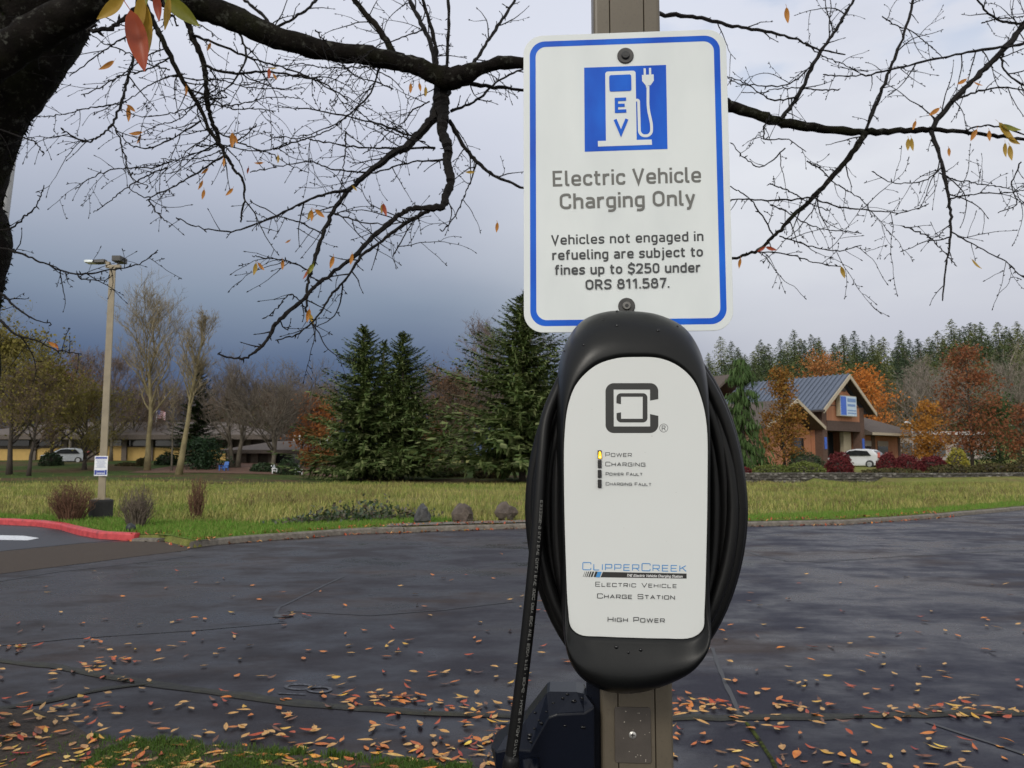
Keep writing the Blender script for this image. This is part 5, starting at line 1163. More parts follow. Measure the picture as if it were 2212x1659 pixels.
g = MB(); g.prism(rrect(xl, xr_, zb2, zt_, .030), 0, .0022); plate = g.build('sign_plate', sign_white_m, SN, bevel=.0004)
iw, th = .0098, .0092
o1 = rrect(xl+iw, xr_-iw, zb2+iw, zt_-iw, .0235); o2 = rrect(xl+iw+th, xr_-iw-th, zb2+iw+th, zt_-iw-th, .0160); n = len(o1)
g = MB(); g.add([(x, -.00012, z) for x, z in o1]+[(x, -.00012, z) for x, z in o2], [(i, (i+1) % n, n+(i+1) % n, n+i) for i in range(n)]); g.build('border', sign_blue_m, SN)
c5 = lambda x, y: (1094.5+.3994*x, 57.6+.3994*y)
class PS(Print):
    def P(s, x, y): a, b = LP(*s.tov(x, y), ys); return (a, s.yl-s.eps*s.k, b)
q = PS(c5, -.00012); q.poly([(419, 222), (862, 207), (870, 662), (422, 677)]); q.build('pictogram', sign_blue_m, SN)
q = PS(c5, -.0003)
q.poly(fillet([(533, 244, 14), (697, 238, 14), (703, 622), (537, 628)], True)); q.poly([(493, 619), (784, 611), (786, 639), (494, 649)])
q.stroke(fillet([(698, 398), (713, 398, 8), (716, 500), (718, 592, 36), (780, 590, 40), (786, 540, 30), (764, 440, 30), (764, 320)]), 7.5)
q.poly([(731, 262), (795, 259), (796, 292), (778, 318), (752, 319), (732, 294)]); q.stroke([(747, 266), (746, 226)], 6); q.stroke([(776, 266), (775, 224)], 6); q.stroke([(758, 318), (758, 330)], 5)
pump = q.build('pump_emblem', sign_white_m, SN)
q = PS(c5, -.0009); q.poly(fillet([(554, 264, 10), (673, 259, 10), (675, 348, 10), (556, 353, 10)], True))
q.stroke([(646, 393), (593, 395), (594, 459), (647, 457)], 9); q.stroke([(600, 427), (638, 426)], 8.5); q.stroke([(586, 503), (618, 578), (650, 501)], 8.5); q.build('pump_detail', sign_blue_m, SN)
q = PS(c5, -.00015); q.text(DIN, 'Electric Vehicle', (250, 865), (1052, 842), 84, 6.9, gap=.115); q.text(DIN, 'Charging Only', (288, 987), (1018, 966), 82, 6.9, gap=.115); q.build('lettering', print_grey, SN)
q = PS(c5, -.00015)
for t, a, b in (('Vehicles not engaged in', (242, 1181), (1064, 1159)), ('refueling are subject to', (247, 1263), (1062, 1243)), ('fines up to $250 under', (262, 1343), (1047, 1328)), ('ORS 811.587.', (427, 1423), (880, 1412))): q.text(DIN, t, a, b, 53, 4.7, gap=.13, sp_w=.36)
q.build('lettering', print_dark, SN)
bolt_m = simple('dark_bolt', (.052, .050, .048), .38, .25, 60, metal=.5); bolt_d = simple('bolt_core', (.012, .012, .012), .5); washer = simple('washer', (.13, .125, .115), .4, .2, 80, metal=.6)
for (bx, by), hexm in (((1351, 121), bolt_d), ((1353.5, 661.5), washer)):
    x, z = LP(bx, by, ys); g = MB(); g.tube([(x, .001, z), (x, -.0016, z), (x, -.0022, z)], [.0128, .0126, .0115], 28); bo = g.build('bolt', bolt_m, SN, smooth=False)
    g = MB(); g.tube([(x, -.0022, z), (x, -.0048, z), (x, -.0056, z)], [.0066, .0062, .0052], 20); g.build('bolt_head', hexm, bo); g = MB(); g.tube([(x, -.0050, z), (x, -.0060, z)], [.0032, .0030], 6); g.build('bolt_socket', bolt_d, bo)
for i in (0,):
    x, z = LP(*c5(640, 160), ys)

# ---------------------------------------------------------------- charger
CB = -.0640; D = .112
def lpc(vx, vy, d): return LP(vx, vy, CB-d)
Oc = [(1375, 663), (1430, 668), (1487, 692), (1521, 738), (1537, 800), (1540, 900), (1541, 1050), (1541, 1200), (1539, 1330), (1528, 1405), (1490, 1458), (1430, 1490), (1355, 1501), (1298, 1487), (1253, 1452), (1227, 1405), (1214, 1330), (1207, 1200), (1203, 1050), (1201, 900), (1205, 805), (1220, 745), (1256, 692), (1310, 668)]
Pc = [(1375, 769), (1425, 771.5), (1466, 788), (1500, 820), (1518, 862), (1529, 920), (1530.5, 1050), (1528, 1200), (1524, 1320), (1520, 1362), (1496, 1380), (1430, 1382), (1365, 1380.5), (1300, 1378), (1252, 1374), (1232, 1358), (1225.5, 1320), (1220, 1200), (1216.5, 1050), (1217.5, 940), (1226, 872), (1245, 826), (1285, 788), (1330, 772)]
def crc(pts, k=6):
    out = []; n = len(pts); V = [Vector(p) for p in pts]
    for i in range(n):
        p0, p1, p2, p3 = V[i-1], V[i], V[(i+1) % n], V[(i+2) % n]
        d1, d2, d3 = max(1, (p1-p0).length)**.5, max(1, (p2-p1).length)**.5, max(1, (p3-p2).length)**.5
        t0, t1 = 0, d1; t2 = t1+d2; t3 = t2+d3
        for j in range(k):
            t = t1+(t2-t1)*j/k; A1 = p0*((t1-t)/(t1-t0))+p1*((t-t0)/(t1-t0)); A2 = p1*((t2-t)/(t2-t1))+p2*((t-t1)/(t2-t1)); A3 = p2*((t3-t)/(t3-t2))+p3*((t-t2)/(t3-t2))
            B1 = A1*((t2-t)/(t2-t0))+A2*((t-t0)/(t2-t0)); B2 = A2*((t3-t)/(t3-t1))+A3*((t-t1)/(t3-t1)); out.append(B1*((t2-t)/(t2-t1))+B2*((t-t1)/(t2-t1)))
    return out
Od = [lpc(p.x, p.y, .012+.078*max(0, min(1, (p.x-1200)/340))) for p in crc(Oc)]; Pd = [lpc(p.x, p.y, D) for p in crc(Pc)]; n = len(Od)
CX_ = sum(p[0] for p in Od)/n; CZ_ = sum(p[1] for p in Od)/n
shell = NT('charger_plastic'); f = shell.noise(420, 2, .5); shell.bump(f, .10, .0006)
shell_m = shell.set(shell.ramp(shell.noise(14, 4), [(.3, (.0035, .0038, .0040)), (.7, (.0055, .0060, .0060))]), shell.rng(shell.noise(22, 5), .3, .7, .30, .42), Specular_IOR_Level=.24)
CH_ = thing('charging_station', ROOT+Rz @ Vector((0, CB, 0)), YAW, 'black wall-type car charger with white oval front panel and coiled cable', 'charger')
K = 22; g = MB(); zmin_ = min(z for x, z in Od); zmax_ = max(z for x, z in Od); zp0 = min(z for x, z in Pd); rings = []
for k in range(K+1):
    u = k/K; ring = []
    for i in range(n):
        ox, oz = Od[i]; px, pz = Pd[i]
        low = sst(zp0+.075, zp0-.03, oz); topw = sst(.10, .19, oz-CZ_)
        ph = u*math.pi/2; s = 1-math.cos(ph); dep = D*math.sin(ph)
        if topw > 0:                                   # hood: one long quarter-round
            uu = u; s_t = 1-math.cos(uu*math.pi/2)**1.0; dep_t = D*math.sin(uu*math.pi/2)**.9; s = s*(1-topw)+s_t*topw; dep = dep*(1-topw)+dep_t*topw
        if low > 0:                                    # chin: swells past the panel and turns under
            s_l = u**1.5; dep_l = D*min(1, (1-(1-min(1, u/.60))**2.3))+.013*math.sin(math.pi*min(1, max(0, (u-.18)/.82)))**1.3; s = s*(1-low)+s_l*low; dep = dep*(1-low)+dep_l*low
        ring.append((ox+(px-ox)*s, -dep, oz+(pz-oz)*s))
    rings.append(ring)
back = [(CX_+(x-CX_)*.94, .004, CZ_+(z-CZ_)*.97) for x, z in Od]
vs = [p for r in [back]+rings for p in r]; rim = [(px+(CX_-px)*.010, -D+.004, pz+(CZ_-pz)*.006) for px, pz in Pd]; vs += rim; m_ = K+3
g.add(vs, [(k*n+i, k*n+(i+1) % n, (k+1)*n+(i+1) % n, (k+1)*n+i) for k in range(m_-1) for i in range(n)]+[tuple(range(n-1, -1, -1)), tuple((m_-1)*n+i for i in range(n))])
bod = g.build('housing', shell_m, CH_, smooth=True)
bod.data.polygons[-1].use_smooth = False
panel_m = NT('panel_white'); panel_w = panel_m.set(panel_m.ramp(panel_m.noise(5, 3), [(.3, (.585, .60, .585)), (.7, (.61, .625, .61))]), .40, Specular_IOR_Level=.4)
ins = [(px+(CX_-px)*.012, pz+(CZ_-pz)*.0075) for px, pz in Pd]
g = MB(); g.prism(ins, -D+.0005, -D+.0038); PN = g.build('front_panel', panel_w, CH_, bevel=.0006)
c7 = lambda x, y: (1267.3+.1909*x, 777.6+.1909*y); c8 = lambda x, y: (1209.7+.15625*x, 1180.9+.15625*y)
YP = CB-D+.0005
class PP(Print):
    def P(s, x, y): a, b = LP(*s.tov(x, y), YP); return (a, -D+.0005-.00012-s.eps*s.k, b)
logo_m = simple('logo_black', (.018, .018, .017), .45, .1)
q = PP(c7, 0); q.poly(fillet([(717, 460), (810, 443), (810, 262, 95), (213, 262, 95), (213, 827, 95), (811, 827, 95), (811, 632), (717, 612), (718, 752), (307, 752), (305, 335), (717, 335)], True, 10))
q.poly(fillet([(337, 490), (388, 500), (388, 416), (634, 416), (634, 665), (389, 665), (389, 592), (338, 601), (338, 707, 52), (688, 707, 52), (687, 376, 52), (337, 376, 52)], True, 10)); q.build('emblem', logo_m, PN)
q = PP(c7, 0); q.stroke([(872+46*math.cos(t), 770+46*math.sin(t)) for t in np.linspace(0, 2*math.pi, 32, endpoint=False)], 2.6, True); q.stroke(fillet([(853, 798), (853, 746), (888, 746, 10), (888, 772, 10), (855, 772)]), 3.5); q.stroke([(872, 773), (892, 798)], 3.5)
for t, a, b, cp, st in (('Power', (214, 1092), (508, 1094), 44, 3.1), ('Charging', (214, 1198), (660, 1202), 44, 3.1), ('Power Fault', (217, 1304), (628, 1307), 32, 2.6), ('Charging Fault', (217, 1415), (728, 1421), 32, 2.6)): q.text(SQ, t, a, b, cp, st, small=.84, gap=.36, sp_w=.75)
q.build('lettering', print_dark, PN)
q = PP(c8, 0)
for t, a, b, cp in (('Electric Vehicle', (492, 547), (1610, 569), 58), ('Charge Station', (517, 709), (1585, 726), 60), ('High Power', (662, 1031), (1443, 1045), 62)): q.text(SQ, t, a, b, cp, 4.8, small=.80, gap=.36, sp_w=.8)
q.build('lettering', print_dark, PN)
cyan = simple('print_blue', (.045, .235, .53), .5, .08)
q = PP(c8, 0); q.text(SQ, 'ClipperCreek', (314, 318), (1742, 342), 100, 5.8, small=.80, gap=.34); q.poly([(522, 345), (577, 347), (549, 423), (495, 420)]); q.build('brand_lettering', cyan, PN)
q = PP(c8, 0); q.poly([(592, 348), (1750, 371), (1750, 441), (561, 423)])
for x0, w_ in ((343, 5), (366, 9), (390, 13), (418, 18), (449, 24), (490, 30)): q.poly([(x0, 343), (x0+w_, 343.5), (x0+w_-27, 419), (x0-27, 418)])
q.build('brand_bar', logo_m, PN)
q = PP(c8, -.0); q.k = 12; q.text(DIN, 'THE Electric Vehicle Charging Station', (918, 413), (1690, 429), 36, 2.9, shear=.22, gap=.09, sp_w=.3); q.build('brand_lettering', simple('print_white', (.75, .75, .74), .5), PN)
led_off = simple('led_off', (.014, .013, .013), .25, .3, 300); led_on = NT('led_amber'); led_on.b.inputs['Emission Color'].default_value = (1, .55, .02, 1); led_on.b.inputs['Emission Strength'].default_value = 1.6; led_on_m = led_on.set((.8, .45, .02), .3)
amber_t = NT('led_tip'); amber_t.b.inputs['Emission Color'].default_value = (1, .82, .25, 1); amber_t.b.inputs['Emission Strength'].default_value = 2.2; amber_tip = amber_t.set((.9, .7, .2), .3)
for i, (y0, y1) in enumerate(((1022, 1118), (1132, 1222), (1242, 1333), (1352, 1445))):
    a = LP(*c7(125, y1), YP); b = LP(*c7(167, y0), YP); g = MB(); g.prism(rrect(a[0], b[0], a[1], b[1], .0006), -D-.0022, -D+.001); o = g.build('indicator_light', led_off, CH_, bevel=.0005)
    if i == 0:
        o['label'] = 'lit amber power indicator'; wq = (b[0]-a[0]); g = MB(); g.prism(fillet([(a[0]+wq*.12, a[1]+.0005, .001), (b[0]-wq*.04, a[1]+.0003, .001), (b[0]-wq*.10, b[1]-.004, .001), (b[0]-wq*.35, b[1]-.0012, .0008), (a[0]+wq*.30, b[1]-.0018, .001)], True, 4), -D-.0030, -D-.0020); l1 = g.build('lit_lens', led_on_m, o)
        g = MB(); g.prism(fillet([(a[0]+wq*.30, a[1]+.0015, .001), (b[0]-wq*.2, a[1]+.0013, .001), (b[0]-wq*.30, b[1]-.008, .001), (a[0]+wq*.45, b[1]-.008, .001)], True, 4), -D-.0033, -D-.0029); g.build('lit_core', amber_tip, o)
# rain drops and scuffs on the hood and chin
rgd = random.Random(8); g = MB(); dropm = NT('water'); dropm.b.inputs['Transmission Weight'].default_value = .0; drop_m = dropm.set((.004, .004, .005), .16, Specular_IOR_Level=.4)
from mathutils.bvhtree import BVHTree
bv = BVHTree.FromPolygons([v.co[:] for v in bod.data.vertices], [tuple(p.vertices) for p in bod.data.polygons])
c6 = lambda x, y: (1094.5+.5208*x, 633.6+.5208*y)
for (x, y, r) in ((458, 76, .0022), (457, 135, .0022), (628, 155, .0026), (755, 132, .0030), (708, 138, .0018), (320, 215, .002), (455, 1468, .0026), (505, 1490, .002), (556, 1480, .0024), (240, 240, .0016), (690, 100, .0015), (400, 110, .0014)):
    o3 = RzI @ (CAMP-(ROOT+Rz @ Vector((0, CB, 0)))); d3 = (RzI @ ray(*c6(x, y))).normalized(); h_, nrm, ii, dd = bv.ray_cast(o3, d3)
    if h_: g = MB(); g.blob(tuple(h_), (r, r*.6, r), 2, .15, 1, int(x)); g.build('rain_drop', drop_m, CH_, smooth=True)

# cable coil behind the housing, then the hanging tail
rub = NT('cable_rubber'); rub.bump(rub.noise(300, 2), .08, .0005); rub_m = rub.set((.0045, .0045, .0047), .42, Specular_IOR_Level=.22)
def coil(hx, zt, zb, dep, cx, e=2.5, ph=0):
    pts = []
    for k in range(73):
        t = 2*math.pi*k/72; c, s = math.cos(t), math.sin(t); zc = (zt+zb)/2
        vx = cx+hx*math.copysign(abs(c)**(2/e), c); vy = zc-(zc-zt)*math.copysign(abs(s)**(2/e), s); x, z = LP(vx, vy, CB-dep-.010*math.sin(t+ph)); pts.append((x, -dep-.010*math.sin(t+ph), z))
    return pts
g = MB(); r = .0088
for hx, zt, zb, dep, cx, e, ph in ((226, 715, 1480, .050, 1373, 1.9, .4), (227, 730, 1478, .032, 1375, 1.88, 1.4), (221, 710, 1465, .016, 1379, 1.9, 2.0), (212, 735, 1462, .058, 1371, 1.92, 3.0), (207, 745, 1455, .040, 1379, 1.95, .9), (200, 750, 1450, .022, 1374, 2.0, 2.4), (193, 755, 1445, .050, 1376, 2.1, .2), (185, 760, 1440, .034, 1372, 2.2, 1.1), (178, 760, 1430, .016, 1376, 2.3, 2.2), (172, 765, 1425, .052, 1374, 2.5, 3.4)):
    g.tube(coil(hx, zt, zb, dep, cx, e, ph), r, 10, False)
g.build('cable_coil', rub_m, CH_, smooth=True)
TV = [(1215, 820, .052), (1182, 900, .066), (1172, 980, .076), (1166, 1060, .082), (1160, 1150, .086), (1151, 1250, .088), (1143, 1330, .088), (1133, 1420, .088), (1122, 1510, .088), (1110, 1600, .088), (1102, 1659, .088), (1092, 1760, .086)]
def pt(t): x, z = LP(t[0], t[1], CB-t[2]); return Vector((x, -t[2], z))
tp = [pt(t) for t in TV]; fine = []
for i in range(len(tp)-1):
    p0, p1, p2, p3 = tp[max(0, i-1)], tp[i], tp[i+1], tp[min(len(tp)-1, i+2)]
    for j in range(8): t = j/8; fine.append(.5*((2*p1)+(p2-p0)*t+(2*p0-5*p1+4*p2-p3)*t*t+(3*p1-p0-3*p2+p3)*t**3))
fine.append(tp[-1]); g = MB(); g.tube(fine, .0089, 14); CT = g.build('hanging_cable', rub_m, CH_, smooth=True)
# the print running down the cable
acc = [0]
for a, b in zip(fine, fine[1:]): acc.append(acc[-1]+(b-a).length)
def along(sv):
    i = max(0, min(len(fine)-2, int(np.searchsorted(acc, sv))-1)); t = (sv-acc[i])/(acc[i+1]-acc[i]); return fine[i].lerp(fine[i+1], t), (fine[i+1]-fine[i]).normalized()
txt = 'E333326-9 (UL) EVE C(UL) EVE 105C DRY 60C WET 600V FT2 - ROHS - MADE IN USA 07/31/15'
g = MB(); x = 0; items = []
for ch in txt:
    if ch == ' ': x += .8; continue
    ad, stx = SQ.get(ch, SQ['0']); items.append((x, stx)); x += ad+.38
s0 = acc[8*3+2]; s1 = acc[8*9+6]; scl = (s1-s0)/x
for idx, (x0, stx) in enumerate(items):
    for j, (ptz, cl) in enumerate(stx):
        pz = [(x0+px*1, py) for px, py in fillet(ptz, cl, 2)]
        for qd in ribbon(pz, .085, cl):
            vs = []
            for px, py in qd:
                c, tdir = along(s0+px*scl); ang = -.42+((.5-py)*.0032)/-.0089; sd_v = Vector((1, 0, 0))-tdir*tdir.x; sd_v.normalize(); fwd = tdir.cross(sd_v).normalized(); fwd = fwd if fwd.y < 0 else -fwd
                vs.append(c+(sd_v*math.sin(-ang)+fwd*math.cos(ang))*(.0089+.00015+.00004*(j+idx % 2*3)))
            g.add(vs, [(0, 1, 2, 3)])
g.build('cable_lettering', simple('cable_print', (.16, .16, .15), .7), CT, fix=False)

# ---------------------------------------------------------------- connector holster
navy = NT('holster_plastic'); navy.bump(navy.noise(260, 2), .1, .0006); sky_tint_m = navy.set((.003, .0045, .010), .30, Specular_IOR_Level=.20)  # black plastic; the sky's blue reflection is put into its base colour
YH = -.030
HO = thing('cable_holster', ROOT+Rz @ Vector((0, YH, 0)), YAW, 'black plastic cable holster with wet slanting rim on the left of the post', 'plug holster')
def hp(x, y, d): a, b = LP(*h7(x, y), YH-d); return (a, -d, b)
# bevelled rim: outer edge lies back, inner edge stands forward
outer = [(1095, 838), (1000, 815), (720, 810), (690, 828), (470, 1110), (270, 1270), (128, 1372)]
inner = [(1190, 960), (1085, 1030), (800, 1045), (715, 1075), (520, 1422), (310, 1405), (160, 1432)]
g = MB(); vo = [hp(x, y, .012) for x, y in outer]; vi = [hp(x, y, .052) for x, y in inner]; n_ = len(vo)
lowi = [(1190, 2300), (1085, 2300), (800, 2300), (715, 2300), (520, 2300), (330, 2300), (190, 2300)]
vl = [hp(x, y, .052) for x, y in lowi]; vb = [(p[0], .045, p[2]) for p in vo]; vlb = [(p[0], .045, p[2]) for p in vl]
g.add(vo+vi+vl+vb+vlb, [(i, i+1, n_+i+1, n_+i) for i in range(n_-1)]+[(n_+i, n_+i+1, 2*n_+i+1, 2*n_+i) for i in range(n_-1)]+[(3*n_+i, 3*n_+i+1, i+1, i) for i in range(n_-1)]+[(2*n_+i, 2*n_+i+1, 4*n_+i+1, 4*n_+i) for i in range(n_-1)]+[(4*n_+i, 4*n_+i+1, 3*n_+i+1, 3*n_+i) for i in range(n_-1)]+[(0, n_, 2*n_, 4*n_, 3*n_), (n_-1, 2*n_-1, 3*n_-1, 5*n_-1, 4*n_-1)])
hb = g.build('holster_body', sky_tint_m, HO, bevel=.0025)
a = hp(1102, 690, .0); b = hp(1215, 930, .0); g = MB(); g.box((a[0], -.012, b[2]-.25), (-.0525+.004, .03, a[2])); g.build('bracket', sky_tint_m, HO, bevel=.001)
bv2 = BVHTree.FromPolygons([v.co[:] for v in hb.data.vertices], [tuple(p.vertices) for p in hb.data.polygons]); g = MB()
spots = [(860, 880), (975, 910), (570, 1030), (640, 1140), (565, 1195), (470, 1270), (520, 1262), (468, 1300), (515, 1300), (468, 1345), (530, 1335), (480, 1395), (880, 1165), (1070, 1180), (690, 1020), (760, 930), (610, 1110), (1060, 880), (905, 840)]
for i, (x, y) in enumerate(spots):
    o3 = RzI @ (CAMP-(ROOT+Rz @ Vector((0, YH, 0)))); d3 = (RzI @ ray(*h7(x, y))).normalized(); h_, nrm, ii, dd = bv2.ray_cast(o3, d3); r = rgd.uniform(.0016, .0034)
    if h_: g = MB(); g.blob(tuple(h_), (r*1.3, r*.7, r*.8), 2, .25, 1.4, i); g.build('rain_drop', drop_m, HO, smooth=True)
# the plug's sleeve where the cable meets it
e0 = pt((1106, 1630, .088)); e1 = pt((1096, 1740, .087)); wl_ = ROOT+Rz @ Vector((0, CB, 0))
g = MB(); ax_ = [e0.lerp(e1, t) for t in (0, .12, .2, .3, .4, .5, .6, .8, 1)]; g.tube(ax_, [.0092, .0105, .0112, .0108, .0116, .0112, .012, .0125, .013], 16); g.build('strain_relief', rub_m, CH_, smooth=True)
g = MB(); g.tube([hp(520, 1500, .055), hp(540, 1800, .058)], [.012, .014], 14); g.build('plug_handle', sky_tint_m, HO, smooth=True)

q = PP(c7, 0)
for x, y, a_, b_ in ((738, 861, 9, 3), (660, 1046, 5, 2), (60, 560, 3, 3), (1010, 1500, 4, 2), (420, 1900, 3, 3), (-20, 2300, 4, 2), (900, 2050, 3, 2), (560, 2950, 4, 3), (300, 1650, 2, 2)): q.poly([(x-a_, y), (x, y-b_), (x+a_, y+1), (x+1, y+b_)])
q.build('dirt_speck', simple('dirt_specks', (.20, .18, .15), .9), PN)
# ================================================================== THE CHERRY TREE OVERHEAD
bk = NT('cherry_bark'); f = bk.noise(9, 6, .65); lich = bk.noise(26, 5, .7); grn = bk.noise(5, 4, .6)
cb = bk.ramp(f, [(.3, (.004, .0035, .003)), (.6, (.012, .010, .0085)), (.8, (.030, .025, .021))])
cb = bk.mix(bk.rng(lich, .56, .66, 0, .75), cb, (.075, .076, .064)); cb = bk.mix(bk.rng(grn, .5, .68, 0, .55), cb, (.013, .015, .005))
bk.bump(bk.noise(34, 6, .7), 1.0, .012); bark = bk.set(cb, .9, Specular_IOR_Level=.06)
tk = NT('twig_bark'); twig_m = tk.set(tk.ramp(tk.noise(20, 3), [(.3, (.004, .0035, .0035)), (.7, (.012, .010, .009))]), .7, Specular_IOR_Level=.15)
moss_m = foliage('bark_moss', [(.003, .004, .002), (.007, .009, .003), (.015, .018, .006), (.005, .005, .003)], .95, .05)
TB = Vector((-3.1, 4.3, 0)); CTree = thing('cherry_tree', TB, 0, 'mossy old cherry tree leaning in from the left with bare branches overhead', 'tree')
rgt = random.Random(42)
A_ = lambda x, y: (x/2, y/2); B_ = lambda x, y: (1106+x/2, y/2)
def path(pts, conv, Y0, Y1, r0, r1):
    """pixel polyline -> world points and radii (radius given in crop pixels)"""
    n = len(pts); P = []; Rr = []
    for i, p in enumerate(pts):
        t = i/max(1, n-1); Y = Y0+(Y1-Y0)*t; w = at(*conv(p[0], p[1]), Y); r = p[2] if len(p) > 2 else r0+(r1-r0)*t**.8; P.append(w); Rr.append(r/2/F*Y)
    return P, Rr
def smooth(P, Rr, k=5, jit=0.0, rg=rgt):
    out = []; ro = []; n = len(P)
    for i in range(n-1):
        p0, p1, p2, p3 = P[max(0, i-1)], P[i], P[i+1], P[min(n-1, i+2)]
        for j in range(k):
            t = j/k; q = .5*((2*p1)+(p2-p0)*t+(2*p0-5*p1+4*p2-p3)*t*t+(3*p1-p0-3*p2+p3)*t**3)
            if jit and (i+j): q = q+Vector((rg.gauss(0, jit), rg.gauss(0, jit), rg.gauss(0, jit)))
            out.append(q); ro.append(Rr[i]+(Rr[i+1]-Rr[i])*t)
    out.append(P[-1]); ro.append(Rr[-1]); return out, ro
def rough_tube(P, Rr, n, amp, fr, seed):
    mb = MB(); mb.tube(P, Rr, n); k = len(P)
    for i in range(k):
        for j in range(n):
            v = Vector(mb.v[i*n+j]); d = v-P[i]; a = amp*(noise.noise(v*fr+Vector((seed, 0, 0)))+.6*noise.noise(v*fr*2.7)+.6*noise.noise(v*fr*5)); mb.v[i*n+j] = tuple(P[i]+d*(1+a))
    return mb
moss = MB()
def add_moss(P, Rr, per, size, under=True, rg=rgt):
    for i in range(len(P)-1):
        t = (P[i+1]-P[i]); L = t.length; t.normalize()
        for k in range(int(per*L*(Rr[i]*6.28)/.02)):
            u = rg.random(); c = P[i].lerp(P[i+1], u); r = Rr[i]; d = t.orthogonal(); d = Matrix.Rotation(rg.random()*6.28, 3, t) @ d.normalized()
            b = c+d*r*.97; ln = size*rg.uniform(.4, 1.5); e = (d+Vector((rg.gauss(0, .5), rg.gauss(0, .5), rg.gauss(0, .5)-.2))).normalized(); s = e.orthogonal().normalized()*ln*.3; moss.add([b-s, b+s, b+e*ln], [(0, 1, 2)])
# trunk (mossy, dark, mostly outside the left edge) and its two leaders
tp_, tr_ = path([(-330, 2300, 235), (-270, 1800, 215), (-265, 1350, 225), (-195, 1060, 224), (-195, 860, 180), (-140, 640, 180), (-60, 420, 195), (40, 230, 225), (160, 30, 230), (290, -220, 220), (380, -560, 200)], A_, 4.2, 3.6, 0, 0)
P, Rr = smooth([TB+Vector((0, 0, -.1))]+tp_, [tr_[0]*1.25]+tr_, 7)
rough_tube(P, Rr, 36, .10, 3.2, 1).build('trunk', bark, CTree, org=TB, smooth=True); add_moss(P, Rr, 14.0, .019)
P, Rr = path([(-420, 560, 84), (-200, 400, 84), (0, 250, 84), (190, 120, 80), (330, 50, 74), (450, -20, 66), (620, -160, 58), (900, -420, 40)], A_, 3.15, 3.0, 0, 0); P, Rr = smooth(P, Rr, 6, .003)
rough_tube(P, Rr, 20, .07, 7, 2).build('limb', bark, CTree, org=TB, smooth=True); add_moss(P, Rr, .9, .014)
ML = [A_(*p[:2]) for p in ((250, -120), (480, -120), (640, -70), (830, 8), (1000, 78), (1200, 160), (1400, 212), (1600, 242), (1750, 275), (1870, 318), (1950, 340), (2080, 295), (2212, 268))]
ML += [(1250, 150), (1350, 178), (1450, 200)]+[B_(*p) for p in ((850, 432), (940, 457), (1100, 508), (1250, 545), (1400, 565), (1550, 570), (1700, 565), (1810, 560), (1950, 570), (2100, 588), (2212, 606), (2500, 660))]
MR = [120, 88, 72, 62, 55, 48, 43, 42, 40, 44, 50, 30, 27, 27, 27, 26, 27, 26, 23, 20, 17, 16, 13, 12, 9, 8, 7, 4]
n = len(ML); P = []; Rr = []
for i, (x, y) in enumerate(ML): Y = 3.55+.25*i/(n-1); P.append(at(x, y, Y)); Rr.append(MR[i]/2/F*Y)
P, Rr = smooth(P, Rr, 6, .0025); LIMB = P
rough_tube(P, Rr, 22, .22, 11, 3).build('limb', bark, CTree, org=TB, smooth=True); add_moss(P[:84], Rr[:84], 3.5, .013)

def twigs(mb, P, Rr, dens, lmin, lmax, rg, lev=2, rbase=.0034, gravity=-.10):
    """short side shoots with buds along a branch"""
    L = 0; nxt = rg.uniform(.02, .08)
    for i in range(len(P)-1):
        sg = P[i+1]-P[i]; L += sg.length
        if L < nxt: continue
        nxt = L+rg.expovariate(dens*1.42)+.010; t = sg.normalized()
        sd_ = Vector((-t.z, rg.gauss(0, .35), t.x))*rg.choice((-1, 1)); sd_ = (sd_+Vector((rg.gauss(0, .3), rg.gauss(0, .4), rg.gauss(0, .3)))).normalized()
        d = (t*rg.uniform(.35, 1.1)+sd_*rg.uniform(.5, 1.0)).normalized(); ln = rg.uniform(lmin, lmax)*(rg.random()**.6); n = max(4, int(ln/.022)); q = [P[i]]; dd = d.copy(); bend = Vector((rg.gauss(0, .05), rg.gauss(0, .03), rg.gauss(0, .05)+gravity*.3))
        for k in range(n): dd = (dd+bend+Vector((rg.gauss(0, .12), rg.gauss(0, .08), rg.gauss(0, .12)))).normalized(); q.append(q[-1]+dd*(ln/n))
        r = min(rbase, Rr[i]*.7); mb.tube(q, [max(.0011, r*(1-.6*k/n)) for k in range(n+1)], 4, False)
        for k in range(1, n+1):
            if rg.random() < .38: u = (Vector((rg.gauss(0, 1), rg.gauss(0, .6), rg.gauss(0, 1)))).normalized(); mb.tube([q[k], q[k]+u*.006, q[k]+u*.011], [.0014, .0023, .0006], 4, False)
        u = dd*.014; mb.tube([q[-1], q[-1]+u*.5, q[-1]+u], [.0012, .0027, .0004], 4, False)
        if lev > 1 and ln > .14: twigs(mb, q, [r*.8]*len(q), dens*1.1, lmin*.45, lmax*.5, rg, lev-1, rbase*.72, gravity)
def branch(pts, conv, Y0, Y1, r0, r1, dens=9, lmin=.06, lmax=.42, mossy=0, lev=2):
    P, Rr = path(pts, conv, Y0, Y1, r0, r1); P, Rr = smooth(P, Rr, 7, .0022); mb = MB() if r0 < 14 else rough_tube(P, Rr, 9, .32, 22, len(P))
    if r0 < 14:
        q = [max(.0012, r*rgt.uniform(.85, 1.2)) for r in Rr]; mb.tube(P, q, 6, False)
    twigs(mb, P, Rr, dens, lmin, lmax, rgt, lev)
    for i in range(0, len(P), 2):                     # spurs
        if rgt.random() < .45: u = Vector((rgt.gauss(0, 1), rgt.gauss(0, .5), rgt.gauss(0, 1))).normalized(); mb.tube([P[i], P[i]+u*(Rr[i]+.006), P[i]+u*(Rr[i]+.015)], [.0022, .0030, .0010], 4, False)
    if mossy: add_moss(P, Rr, mossy, .010)
    mb.build('branch', bark if r0 >= 14 else twig_m, CTree, org=TB, fix=False)
b = branch
